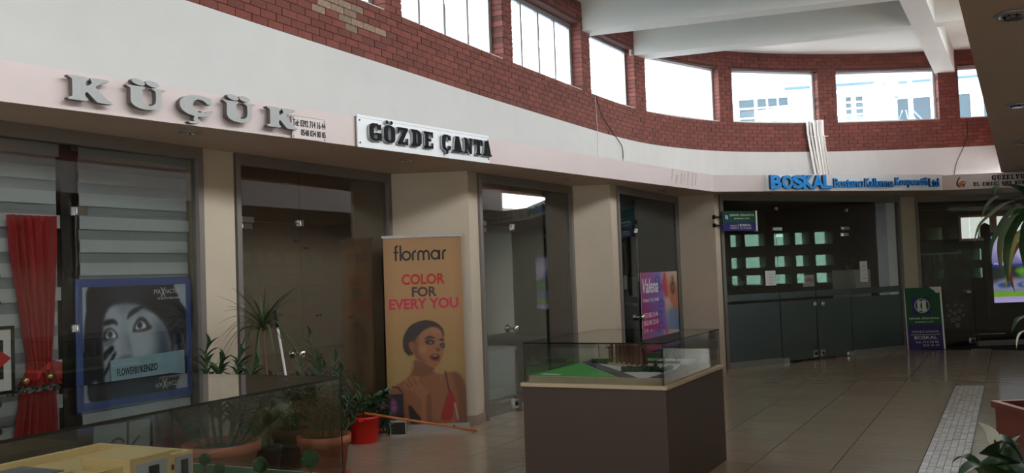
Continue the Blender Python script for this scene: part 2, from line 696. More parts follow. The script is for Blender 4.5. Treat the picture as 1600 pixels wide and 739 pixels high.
# ---- clerestory windows in the ring wall
vis_no = 0
for wi, (s0, s1) in enumerate(OPEN):
    A, B = ring(s0, .17), ring(s1, .17)
    fc = Face(A[:2], B[:2])
    nm = 'window_%d' % (wi + 1)
    wd = fc.structure(nm, None)
    L = fc.len
    fr = MB()
    t_ = .045
    z0, z1 = Z_SILL, Z_HEAD
    fr.box(0, L, 0, .06, z0, z0 + t_)
    fr.box(0, L, 0, .06, z1 - t_, z1)
    fr.box(0, t_, 0, .06, z0 + t_, z1 - t_)
    fr.box(L - t_, L, 0, .06, z0 + t_, z1 - t_)
    fr.build('window_frame', 'window_frame' if wi > 7 else 'aluminium', wd)
    n = 4 if wi <= 6 else 1
    for k in range(n):
        xa, xb = t_ + (L - 2 * t_) * k / n, t_ + (L - 2 * t_) * (k + 1) / n
        if n > 1:
            sb = MB()
            q = .028 if k in (1, 2) else .02
            sb.box(xa, xa + q, .006, .05, z0 + t_, z1 - t_)
            sb.box(xb - q, xb, .006, .05, z0 + t_, z1 - t_)
            sb.box(xa + q, xb - q, .006, .05, z0 + t_, z0 + t_ + .03)
            sb.box(xa + q, xb - q, .006, .05, z1 - t_ - .03, z1 - t_)
            sb.build('sash', 'aluminium', wd)
        MB().box(xa + .01, xb - .01, .026, .032, z0 + t_, z1 - t_).build('pane', 'window_glass', wd)
    if n == 4:
        h = MB()
        h.box(L / 2 - .012, L / 2 + .012, -.03, .006, z0 + .47, z0 + .58)
        h.box(L / 2 - .009, L / 2 + .009, -.05, -.03, z0 + .40, z0 + .55)
        h.build('window_handle', 'chrome', wd)
    sl = MB()
    arc_block(sl, s0 + .002, s1 - .002, .012, .2, z0 - .004, z0 + .012)
    sl.build('window_sill', 'white_plaster', None).parent = wd
    wd.children[-1].matrix_parent_inverse = Matrix.LocRotScale(wd.location, wd.rotation_euler, None).inverted()

# ---- right-hand gallery, right wall over it, end and entrance walls (mostly out of view)
E0, E1 = uv(-6, -.02).xy, (8.21, 15.35)
ed = Vector((8.21 - 2.47, 15.35 - 4.95)).normalized()
E0 = Vector((8.21, 15.35)) - ed * 21
gal = [tuple(E0), (8.05, 15.06), (8.12, 15.2), (8.22, 15.3), (8.4, 15.36), (8.7, 15.34), (12.5, 15.0)]
far = Vector((12.5, 15.0)) - ed * 21
gal.append(tuple(far))
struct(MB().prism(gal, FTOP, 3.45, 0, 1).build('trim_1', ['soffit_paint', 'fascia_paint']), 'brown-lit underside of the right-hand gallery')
n_r = Vector((ed.y, -ed.x))
RW = Face(tuple(E0 + n_r * .15), tuple(Vector((8.21, 15.35)) + n_r * .15 + ed * 4.2))
rw = MB()
rl = RW.len
RO = [(1.2 + 2.75 * k, 3.55 + 2.75 * k) for k in range(8)]


def pt3(fc, s, y, z):
    p = fc.pt(s, z, y)
    return (p.x, p.y, p.z)


def fblock(mb, fc, s0, s1, y0, y1, z0, z1, mi=0):
    mb.quad8([pt3(fc, s0, y0, z0), pt3(fc, s1, y0, z0), pt3(fc, s1, y1, z0), pt3(fc, s0, y1, z0)], [pt3(fc, s0, y0, z1), pt3(fc, s1, y0, z1), pt3(fc, s1, y1, z1), pt3(fc, s0, y1, z1)], mi)


fblock(rw, RW, 0, rl, -.25, 0, 3.46, Z_SILL)
fblock(rw, RW, 0, rl, -.25, 0, Z_HEAD, Z_CEIL)
e2 = [0] + [e for o_ in RO for e in o_] + [rl]
for i in range(0, len(e2), 2):
    fblock(rw, RW, e2[i], e2[i + 1], -.25, 0, Z_SILL, Z_HEAD)
struct(rw.build('wall_right', 'far_brick'))

# near end of the void, behind and above the viewer: unseen slab added to hold back light, and plain brick end wall
NE0, NE1 = uv(-5.9, -6.4), uv(-5.9, .4)
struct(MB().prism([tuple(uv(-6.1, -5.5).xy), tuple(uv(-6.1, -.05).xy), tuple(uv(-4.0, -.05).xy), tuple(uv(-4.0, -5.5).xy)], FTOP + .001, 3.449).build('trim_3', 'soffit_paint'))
NW = Face((NE0.x, NE0.y), (NE1.x, NE1.y))
nw = MB()
for a_, b_, c_, d_ in ((0, 6.8, 3.46, Z_SILL), (0, 6.8, Z_HEAD, Z_CEIL), (0, .9, Z_SILL, Z_HEAD), (3.1, 3.5, Z_SILL, Z_HEAD), (5.7, 6.8, Z_SILL, Z_HEAD)):
    fblock(nw, NW, a_, b_, -.25, 0, c_, d_)
struct(nw.build('wall_near', 'far_brick'))
# entrance end (behind the viewer) with open bands shaped for reflections, and outer walls
p0 = uv(-6.2, -8.0)
p1 = uv(-6.2, 7.5)
RWALL = Face((p0.x, p0.y), (p1.x, p1.y))
bw = MB()
L = RWALL.len
op = [(1.2, 2.9), (3.3, 5.0), (5.4, 7.1), (7.5, 9.2), (9.6, 11.3), (11.7, 13.4)]  # openings laid out as bright bands for the shop glass to mirror
e3 = [0] + [e for o_ in op for e in o_] + [L]
for i in range(0, len(e3), 2):
    fblock(bw, RWALL, e3[i], e3[i + 1], -.2, 0, 0, Z_CEIL)
for a, b in op:
    for z0, z1 in ((0, 1.2), (1.45, 1.75), (2.0, 2.3), (2.55, Z_CEIL)):
        fblock(bw, RWALL, a, b, -.2, 0, z0, z1)
struct(bw.build('wall_back', 'beige_plaster'), 'unseen entrance wall behind the viewer with opening bands shaped for reflections')
# outer left wall (back of the shops), end wall, right shop wall
ob = MB()
q = [uv(-6.2, -8.0), uv(23.5, -8.0)]
fblock(ob, Face((q[0].x, q[0].y), (q[1].x, q[1].y)), 0, 29.7, 0, .2, 0, FTOP)
struct(ob.build('wall_outer', 'beige_plaster'), 'plain rear wall of the shops')
rb_ = MB()
ra, rb2 = tuple(far - n_r * 1.0), tuple(Vector((12.5, 15.0)) - n_r * 1.0 + ed * 6)
GW = Face(ra, rb2)  # made extra thick so only the frosted shopfront mirrors its windows
COLS = [(17.05, 17.45), (17.62, 17.86), (17.95, 18.4), (18.62, 18.98), (19.1, 19.42), (19.55, 19.95)]
for z0, z1 in ((0, 1.15), (1.38, 1.55), (1.80, 2.05), (2.34, 3.46)):
    fblock(rb_, GW, 0, GW.len, -.62, 0, z0, z1)
for z0, z1 in ((1.15, 1.38), (1.55, 1.80), (2.05, 2.34)):
    e4 = [0] + [e for c_ in COLS for e in c_] + [GW.len]
    for i in range(0, len(e4), 2):
        fblock(rb_, GW, e4[i], e4[i + 1], -.62, 0, z0, z1)
gp = MB()
for a_, b_ in COLS:
    for z0, z1 in ((1.15, 1.38), (1.55, 1.80), (2.05, 2.34)):
        fblock(gp, GW, a_, b_, -.60, -.595, z0, z1)
wg = struct(rb_.build('wall_gallery', 'beige_plaster'), 'rear wall of the right-hand gallery, its small windows deepened to limit reflections')
gp.build('pane', 'entrance_glass', wg)['kind'] = 'structure'
# ledge slab over the shops: its front edges are the white fascia
back_ = uv(-6.2, -8.0)
fa = F0.pt(0) - F0.d * 2.5
fb = fa - U * 9
pl = [(fb.x, fb.y), (fa.x, fa.y), (3.09, 13.97), (7.2, 15.39), (8.6, 15.27), (12.5, 14.93), (14.5, 22.5), (3.0, 24.0)]
pl += [tuple(uv(21, -8.2).xy), tuple(uv(-6.2, -8.2).xy)]
m_ = MB()
n = len(pl)
m_.v = [(x, y, SOF) for x, y in pl] + [(x, y, FTOP) for x, y in pl]
m_.f = [tuple(range(n - 1, -1, -1)), tuple(range(n, 2 * n))]
m_.mi = [1, 0]
for i in range(n):
    j = (i + 1) % n
    m_.f.append((i, j, n + j, n + i))
    m_.mi.append(0)
m_.sm = [False] * len(m_.f)
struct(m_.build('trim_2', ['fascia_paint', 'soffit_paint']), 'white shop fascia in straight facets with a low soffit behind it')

# scraped paint left by an old sign on the fascia
mat('scrape', (188, 178, 170), .7)
fascia = bpy.data.objects['trim_2']
rs = random.Random(8)
for k in range(7):
    s0 = 9.05 + .13 * k + rs.uniform(-.03, .03)
    z0 = 2.78 + rs.uniform(0, .04)
    w_ = rs.uniform(.025, .06)
    h_ = rs.uniform(.12, .2)
    P = [F0.pt(s0, z0), F0.pt(s0 + w_, z0 + .01), F0.pt(s0 + w_ + .05, z0 + h_), F0.pt(s0 + .04, z0 + h_)]
    n_ = -F0.back
    MB().quad8([tuple(p) for p in P], [tuple(p + n_ * .0012) for p in P]).build('paint_scrape', 'scrape', fascia)

# ---- ceiling and beams
cl = [ring(s_, .4)[:2] for s_ in np.arange(S_MIN, S_MAX - .2, .5)]
_q = RW.pt(RW.len, 0, -.5)
cl += [(_q.x + .6, _q.y), (_q.x, _q.y - 1.5)]
_q = RW.pt(-.5, 0, -.5)
cl += [(_q.x, _q.y)]
ceil = struct(MB().prism(cl, Z_CEIL, Z_CEIL + .25).build('ceiling', 'ceiling_paint'), 'white ceiling with deep white downstand beams')


def beam(a, b, wd, name='beam'):
    fc = Face(a, b)
    mb = MB()
    L = fc.len
    n = 1
    mb.quad8([pt3(fc, 0, 0, Z_BEAM), pt3(fc, L, 0, Z_BEAM), pt3(fc, L, wd, Z_BEAM), pt3(fc, 0, wd, Z_BEAM)], [pt3(fc, 0, 0, Z_CEIL), pt3(fc, L, 0, Z_CEIL), pt3(fc, L, wd, Z_CEIL), pt3(fc, 0, wd, Z_CEIL)])
    return mb.build(name, 'ceiling_paint', ceil)


def ext(a, b, e0, e1):
    a, b = Vector(a), Vector(b)
    d = (b - a).normalized()
    return tuple(a - d * e0), tuple(b + d * e1)


def beam4(a0, b0, a1, b1, e0=.1, e1=2.5, dz=0):
    """beam between two measured lower edges (front a0-b0, back a1-b1)"""
    a0, b0 = ext(a0, b0, e0, e1)
    a1, b1 = ext(a1, b1, e0, e1)
    mb = MB()
    zb = Z_BEAM + dz
    mb.quad8([(*a0, zb), (*b0, zb), (*b1, zb), (*a1, zb)], [(*a0, Z_CEIL), (*b0, Z_CEIL), (*b1, Z_CEIL), (*a1, Z_CEIL)])
    mb.build('beam', 'ceiling_paint', ceil)


beam4((1.25, 14.66), (5.24, 13.45), (1.43, 15.0), (5.76, 13.62), .12, 4)
beam4((2.33, 16.46), (6.73, 15.07), (2.6, 16.85), (6.9, 15.37), .1, 3)
beam4((8.86, 18.95), (5.88, 13.56), (9.29, 18.95), (6.31, 13.62), .2, 16, -.004)
beam4((-.04, 12.3), (4.0, 11.2), (.12, 12.6), (4.2, 11.55), .3, 4)
beam4((-1.3, 9.9), (2.7, 8.8), (-1.13, 10.2), (2.9, 9.1), .3, 4)

# ---- pillars between the shops (trapezoid piers under the soffit)
def pillar(poly, label):
    o = struct(MB().prism(poly, 0, SOF).build('wall_pillar', 'beige_plaster'), label)
    return o


pillar([(-2.57, 7.62), (-2.39, 7.95), (-2.75, 8.2), (-3.0, 7.85)], 'beige pier between the blinds shop and the brown glass shop')
pillar([(-1.32, 10.04), (-.46, 10.0), (-.37, 10.23), (-.75, 10.75), (-1.4, 10.45)], 'beige pier behind the gold cosmetics banner')
pillar([(.8, 12.23), (1.32, 12.17), (1.42, 12.38), (1.1, 12.8), (.75, 12.5)], 'beige pier left of the teal glass shop')
pillar([(2.66, 14.77), (3.17, 14.36), (3.27, 14.48), (3.1, 15.1), (2.7, 15.1)], 'beige pier right of the teal glass shop')
pillar([(7.0, 16.6), (7.36, 16.78), (7.36, 17.3), (7.0, 17.2)], 'narrow beige pier behind the green board')
bb = MB()
for poly in ([(-1.35, 10.02), (-.455, 9.985), (-.355, 10.23), (-.6, 10.5), (-1.3, 10.3)], [(.78, 12.22), (1.325, 12.155), (1.43, 12.38), (1.1, 12.7), (.8, 12.5)]):
    bb.prism(poly, 0, .10)
struct(bb.build('baseboard_pillar', 'skirting'), 'stone skirting round the feet of the piers')

# ---- shopfronts: frame, glass panes, door leaves with fittings
FR = .055
n_win = len(OPEN)


def rail(fc, wd, s0, s1, bottom=None):
    mb = MB()
    mb.box(s0, s1, -.03, .06, SOF - .10, SOF)
    mb.box(s0, s0 + FR, -.03, .06, 0, SOF - .10)
    mb.box(s1 - FR, s1, -.03, .06, 0, SOF - .10)
    mb.build('shopfront_frame', 'frame_grey', wd)
    for a, b in (bottom or []):
        MB().box(a, b, -.03, .05, 0, .09).build('bottom_rail', 'aluminium', wd)


def pane(wd, s0, s1, z0, z1, m='shop_glass', name='pane'):
    return MB().box(s0 + .003, s1 - .003, .010, .020, z0, z1).build(name, m, wd)


def fitting(wd, s, z, w_=.10, h_=.05):
    mb = MB()
    mb.box(s - w_ / 2, s + w_ / 2, -.006, .036, z - h_ / 2, z + h_ / 2)
    mb.box(s - w_ / 2 + .012, s + w_ / 2 - .012, -.010, -.006, z - h_ / 2 + .01, z + h_ / 2 - .01)
    return mb.build('patch_fitting', 'chrome', wd)


def knob(wd, s, z):
    mb = MB()
    prof = [(.0, -.075), (.03, -.072), (.046, -.055), (.046, -.04), (.02, -.02), (.016, .05), (.02, .052), (.046, .07), (.046, .085), (.03, .1), (0, .104)]
    mb.lathe(prof, 20, (s, .0, z), axis='y')
    return mb.build('door_knob', 'chrome', wd)


def lock(wd, s, z=.10):
    mb = MB()
    mb.box(s - .05, s + .05, -.008, .038, z - .055, z + .055)
    o = mb.build('floor_lock', 'chrome', wd)
    c = MB()
    c.lathe([(0, -.016), (.026, -.016), (.03, -.008)], 16, (s, 0, z), axis='y')
    c.build('lock_cylinder', 'dark_metal', o)
    return o


SH1 = G1.structure('window_13', 'glass front of the shop with grey zebra blinds')
rail(G1, SH1, -5.0, 1.745)
pane(SH1, -5.0 + FR, -.9, .05, SOF - .10)
pane(SH1, -.9, .575, .05, SOF - .10)
pane(SH1, .575, 1.745 - FR, .05, SOF - .10)
fitting(SH1, .60, 2.17, .10, .06)
fitting(SH1, .555, 1.33, .03, .05)
SH2 = G1.structure('window_14', 'glass front with plain brown boards behind it')
rail(G1, SH2, 2.12, 4.44, [(2.98, 4.385)])
pane(SH2, 2.98, 4.385, .09, SOF - .10)
pane(SH2, 2.175, 2.98, 2.16, SOF - .10)
D2 = G1.structure('door_1', 'glass door beside the leaning pole')
pane(D2, 2.175, 2.975, .02, 2.15)
fitting(D2, 2.27, 2.17, .16, .05)
fitting(D2, 2.26, 2.11, .13, .05)
fitting(D2, 2.985, 2.16, .06, .06)
knob(D2, 2.90, .93)
lock(D2, 2.90)
SH3 = G3.structure('window_15', 'glass front of the empty shop right of the gold banner')
rail(G3, SH3, 0, 2.317, [(.77, 2.26)])
pane(SH3, .76, 2.262, .09, SOF - .10)
pane(SH3, .055, .76, 2.16, SOF - .10)
D3 = G3.structure('door_2', 'frameless glass door left of the front display case')
pane(D3, .055, .755, .02, 2.15)
fitting(D3, .10, 2.19, .13, .05)
fitting(D3, .10, 2.11, .12, .05)
fitting(D3, .77, 2.16, .06, .07)
knob(D3, .68, .97)
lock(D3, .69)
SH4 = G4.structure('window_16', 'teal tinted glass front of the shop with the pink poster')
rail(G4, SH4, 0, 2.693, [(.82, 2.64)])
pane(SH4, .82, 2.638, .09, SOF - .10, 'teal_glass')
pane(SH4, .055, .82, 2.16, SOF - .10, 'teal_glass')
D4 = G4.structure('door_3', 'glass door of the teal shop')
pane(D4, .055, .815, .02, 2.15, 'shop_glass')
fitting(D4, .78, 2.16, .06, .06)
knob(D4, .74, .93)
SH5 = G5.structure('window_17', 'wide glass front under the blue lettering')
rail(G5, SH5, 0, 4.272, [(.055, 1.21), (2.90, 4.217)])
for a, b in ((.055, 1.215), (2.89, 4.217)):
    pane(SH5, a, b, .09, SOF - .10)
pane(SH5, 1.215, 2.89, 2.14, SOF - .10)
D5 = []
for k, (a, b) in enumerate(((1.22, 2.045), (2.055, 2.885))):
    d = G5.structure('door_%d' % (4 + k), ('left' if k == 0 else 'right') + ' leaf of the frosted glass double door')
    pane(d, a, b, .02, 2.135)
    MB().box(a + .005, b - .005, .004, .008, .02, 1.0).build('frosted_film', 'frosted_film', d)
    MB().box(a + .005, b - .005, .004, .008, 1.045, 1.15).build('frosted_band', 'frosted_film', d)
    fitting(d, (a if k == 0 else b) + (.03 if k == 0 else -.03), 2.19, .17, .05)
    fitting(d, (a if k == 0 else b) + (.05 if k == 0 else -.05), 2.08, .15, .05)
    fitting(d, (a if k == 0 else b) + (.07 if k == 0 else -.07), .04, .15, .07)
    knob(d, 1.96 if k == 0 else 2.15, .92)
    lock(d, 1.98 if k == 0 else 2.15)
for k, (a, b) in enumerate(((.06, 1.21), (2.895, 4.21))):
    MB().box(a, b, .004, .008, .09, 1.0).build('frosted_film', 'frosted_film', SH5)
    MB().box(a, b, .004, .008, 1.045, 1.15).build('frosted_band', 'frosted_film', SH5)
fitting(SH5, 1.24, 2.52, .05, .05)
fitting(SH5, 2.90, 2.50, .05, .05)
SH6 = G6.structure('window_18', 'dark glass front under the handicraft shop sign')
rail(G6, SH6, 0, 3.14, [(1.01, 3.08)])
pane(SH6, 1.0, 3.085, .09, SOF - .10)
pane(SH6, .055, 1.0, 2.5, SOF - .10)
D6 = G6.structure('door_6', 'open-fronted glass door of the dark shop')
pane(D6, .06, .99, .02, 2.49)
knob(D6, .88, .98)
lock(D6, .93)

# shop interiors: party walls and shallow rooms
def room(fc, s0, s1, depth, m, name, dy=.35):
    mb = MB()
    mb.box(s0, s1, depth, depth + .05, 0, SOF)
    mb.box(s0 - .05, s0, dy, depth, 0, SOF)
    mb.box(s1, s1 + .05, dy, depth, 0, SOF)
    o = mb.build(name, m)
    o.location = fc.A
    o.rotation_euler = (0, 0, fc.rz)
    return struct(o)


mat('brown_board', (136, 118, 101), .6, noise=.04, nscale=2)
mat('grey_board', (206, 203, 194), .6, noise=.04, nscale=2)
mat('dark_room', (44, 36, 32), .7)
mat('teal_room', (40, 66, 70), .7)
mat('office', (96, 80, 70), .7)
room(G1, -5, 1.74, .85, 'dark_room', 'wall_shop', .1)
room(G1, 2.12, 4.4, .45, 'brown_board', 'wall_shop', .1)
room(G3, 0, 2.3, 1.55, 'grey_board', 'wall_shop', .45)
room(G4, 0, 2.69, 1.6, 'teal_room', 'wall_shop', .2)
room(G5, .05, 4.2, 3.2, 'office', 'wall_shop', .5)
room(G6, .05, 3.6, 2.6, 'dark_room', 'wall_shop', .3)

# ================================================================== PRINTS (flat posters and screens, ink stored on the mesh)
class Canvas:
    def __init__(self, nx, ny, c):
        self.nx, self.ny = nx, ny
        self.a = np.ones((ny, nx, 3)) * np.array(c, float)
        self.U, self.Vv = np.meshgrid((np.arange(nx) + .5) / nx, (np.arange(ny) + .5) / ny)

    def vgrad(self, stops):
        vs_ = [s[0] for s in stops]
        for k in range(3):
            self.a[..., k] = np.interp(self.Vv, vs_, [s[1][k] for s in stops])
        return self

    def blend(self, m, c, al=1.0):
        m = (m * al)[..., None]
        self.a = self.a * (1 - m) + np.array(c, float) * m

    @staticmethod
    def blur(m, r):
        r = int(r)
        if r < 1:
            return m
        for ax in (0, 1):
            for _ in range(2):
                p = np.pad(m, [(r, r) if i == ax else (0, 0) for i in (0, 1)], mode='edge')
                cs = np.cumsum(np.insert(p, 0, 0, axis=ax), axis=ax)
                n = m.shape[ax]
                hi = np.take(cs, np.arange(2 * r + 1, 2 * r + 1 + n), axis=ax)
                lo = np.take(cs, np.arange(0, n), axis=ax)
                m = (hi - lo) / (2 * r + 1)
        return m

    @staticmethod
    def smooth(P, n=6):
        out = []
        N = len(P)
        for i in range(N):
            a, b, c, d = (np.array(P[(i + k) % N], float) for k in (-1, 0, 1, 2))
            for k in range(n):
                t = k / n
                out.append(.5 * (2 * b + (c - a) * t + (2 * a - 5 * b + 4 * c - d) * t * t + (3 * b - a - 3 * c + d) * t ** 3))
        return out

    def mask(self, P):
        inside = np.zeros(self.U.shape, bool)
        N = len(P)
        for i in range(N):
            x0, y0 = P[i]
            x1, y1 = P[(i + 1) % N]
            if y0 == y1:
                continue
            c = ((y0 > self.Vv) != (y1 > self.Vv)) & (self.U < (x1 - x0) * (self.Vv - y0) / (y1 - y0) + x0)
            inside ^= c
        return inside.astype(float)

    def poly(self, P, c, al=1.0, soft=1, curve=True):
        if curve:
            P = self.smooth(P)
        self.blend(self.blur(self.mask(P), soft), c, al)
        return self

    def ell(self, u, v, ru, rv, c, al=1.0, soft=1):
        m = (((self.U - u) / ru) ** 2 + ((self.Vv - v) / rv) ** 2 < 1).astype(float)
        self.blend(self.blur(m, soft), c, al)
        return self

    def line(self, P, wd, c, al=1.0, soft=1):
        asp = self.nx / self.ny
        m = np.zeros(self.U.shape)
        for (x0, y0), (x1, y1) in zip(P, P[1:]):
            dx, dy = x1 - x0, (y1 - y0) / asp
            L = max(1e-9, dx * dx + dy * dy)
            t = np.clip(((self.U - x0) * dx + (self.Vv - y0) / asp * dy) / L, 0, 1)
            d = np.hypot(self.U - x0 - t * dx, (self.Vv - y0) / asp - t * dy)
            m = np.maximum(m, (d < wd / 2).astype(float))
        self.blend(self.blur(m, soft), c, al)
        return self

    def panel(self, name, parent, x0, x1, z0, z1, y, m='print'):
        nx, ny = self.nx, self.ny
        X = np.linspace(x0, x1, nx + 1)
        Z = np.linspace(z1, z0, ny + 1)
        gx, gz = np.meshgrid(X, Z)
        co = np.stack([gx, np.full_like(gx, y), gz], -1).reshape(-1, 3)
        i = np.arange(ny)[:, None] * (nx + 1) + np.arange(nx)[None]
        fq = np.stack([i + nx + 1, i + nx + 2, i + 1, i], -1).reshape(-1, 4)
        me = bpy.data.meshes.new(name)
        me.from_pydata(co.tolist(), [], fq.tolist())
        col = np.clip(self.a / 255, 0, 1)
        lin = np.where(col <= .04045, col / 12.92, ((col + .055) / 1.055) ** 2.4)
        at = me.attributes.new('ink', 'FLOAT_COLOR', 'FACE')
        at.data.foreach_set('color', np.concatenate([lin.reshape(-1, 3), np.ones((nx * ny, 1))], 1).ravel())
        me.materials.append(M[m])
        return link(name, me, parent)


# ================================================================== SIGNS ON THE FASCIA
GK = [(0, .98), (.05, 1), (.36, 1), (.44, .96), (.47, .90), (.42, .84), (.39, .76), (.41, .66), (.47, .68), (.53, .78), (.52, .86), (.50, .93), (.54, 1), (.88, 1), (.93, .95), (.90, .90), (.80, .86), (.66, .72), (.62, .62), (.72, .45), (.88, .18), (1, .06), (.98, 0), (.70, 0), (.62, .06), (.48, .30), (.42, .38), (.38, .30), (.40, .16), (.45, .10), (.42, .02), (.34, 0), (.06, 0), (0, .04), (.02, .09), (.09, .14), (.10, .3), (.10, .7), (.09, .86), (.03, .92)]
GU = [(0, .98), (.04, 1), (.42, 1), (.47, .96), (.44, .9), (.40, .84), (.40, .45), (.45, .27), (.57, .18), (.68, .24), (.74, .4), (.74, .82), (.70, .9), (.64, .95), (.68, 1), (.98, 1), (1, .96), (.96, .91), (.90, .86), (.89, .35), (.83, .14), (.68, .02), (.5, -.02), (.3, .02), (.16, .14), (.10, .34), (.10, .84), (.05, .91)]
GC = [(.88, .95), (.7, 1.0), (.45, 1.0), (.2, .9), (.04, .7), (0, .48), (.06, .25), (.22, .08), (.42, 0), (.42, -.08), (.40, -.14), (.42, -.24), (.3, -.26), (.25, -.32), (.38, -.36), (.58, -.32), (.62, -.2), (.53, -.12), (.55, -.02), (.68, 0), (.88, .1), (1, .28), (.97, .35), (.86, .3), (.72, .2), (.56, .2), (.44, .3), (.40, .48), (.43, .68), (.54, .8), (.68, .8), (.78, .72), (.84, .64), (.93, .62), (.98, .68), (.95, .93)]


def glyph(P, x0, z0, w_, h_, y0, y1, parent, mats, name='letter'):
    Q = [(x0 + px * w_, z0 + pz * h_) for px, pz in Canvas.smooth(P, 3)]
    return MB().plate(Q, y0, y1, 0, 1).build(name, mats, parent)


def ellp(cx, cz, rx, rz_, n=20, tilt=0.0):
    return [(cx + rx * math.cos(2 * math.pi * k / n), cz + rz_ * math.sin(2 * math.pi * k / n) - tilt * math.cos(2 * math.pi * k / n)) for k in range(n)]


t = F0.thing('shop_sign', 'large raised silver serif letters mounted straight on the white fascia', 'sign', .38, SOF)
sl = ['silver_letter', 'letter_side']
Y0, Y1 = -.075, -.03
pos = [('K', .0, .30), ('U', .40, .29), ('C', .80, .27), ('U', 1.165, .285), ('K', 1.56, .30)]
for ch, x0, w_ in pos:
    if ch == 'K':
        glyph(GK, x0, .055, w_, .155, Y0, Y1, t, sl)
    elif ch == 'U':
        glyph(GU, x0, .055, w_, .150, Y0, Y1, t, sl)
        for dx in (.30, .66):
            MB().plate(ellp(x0 + w_ * dx, .233, .050, .020, tilt=.006), Y0, Y1, 0, 1).build('letter_dot', sl, t)
    else:
        glyph(GC, x0, .055, w_, .150, Y0, Y1, t, sl)
for ch, x0, w_ in pos:
    for dx in (.2, .75):
        MB().box(x0 + w_ * dx - .008, x0 + w_ * dx + .008, -.03, .0, .09, .106).build('spacer', 'letter_side', t)

t = F0.thing('phone_plate', 'small clear acrylic plate with two black telephone numbers', 'sign', 2.225, SOF)
mat('clear_plate', (224, 214, 210), .15)
MB().box(0, .36, -.022, -.017, .0, .178).build('plate', 'clear_plate', t)
pl_ = MB()
pl_.box(0, .36, -.0225, -.0165, .177, .180)
pl_.box(-.001, .002, -.0225, -.0165, 0, .18)
pl_.build('plate_edge', 'letter_side', t)
MB().text('Tel: 0392 714 16 44', .012, .098, .345, .055, -.0265, .004, .012).text('0548 034 80 85', .095, .028, .262, .05, -.0265, .004, .012).build('lettering', 'ink_black', t)
for x in (.016, .345):
    for z in (.014, .164):
        MB().lathe([(0, -.030), (.006, -.028), (.007, 0)], 10, (x, 0, z), axis='y').build('screw', 'chrome', t)

# slab lettering, built of straight strokes; unit box 0..1 x 0..1
def ring_poly(x0, z0, x1, z1, r, n=6, start=0.0, end=1.0):
    pass


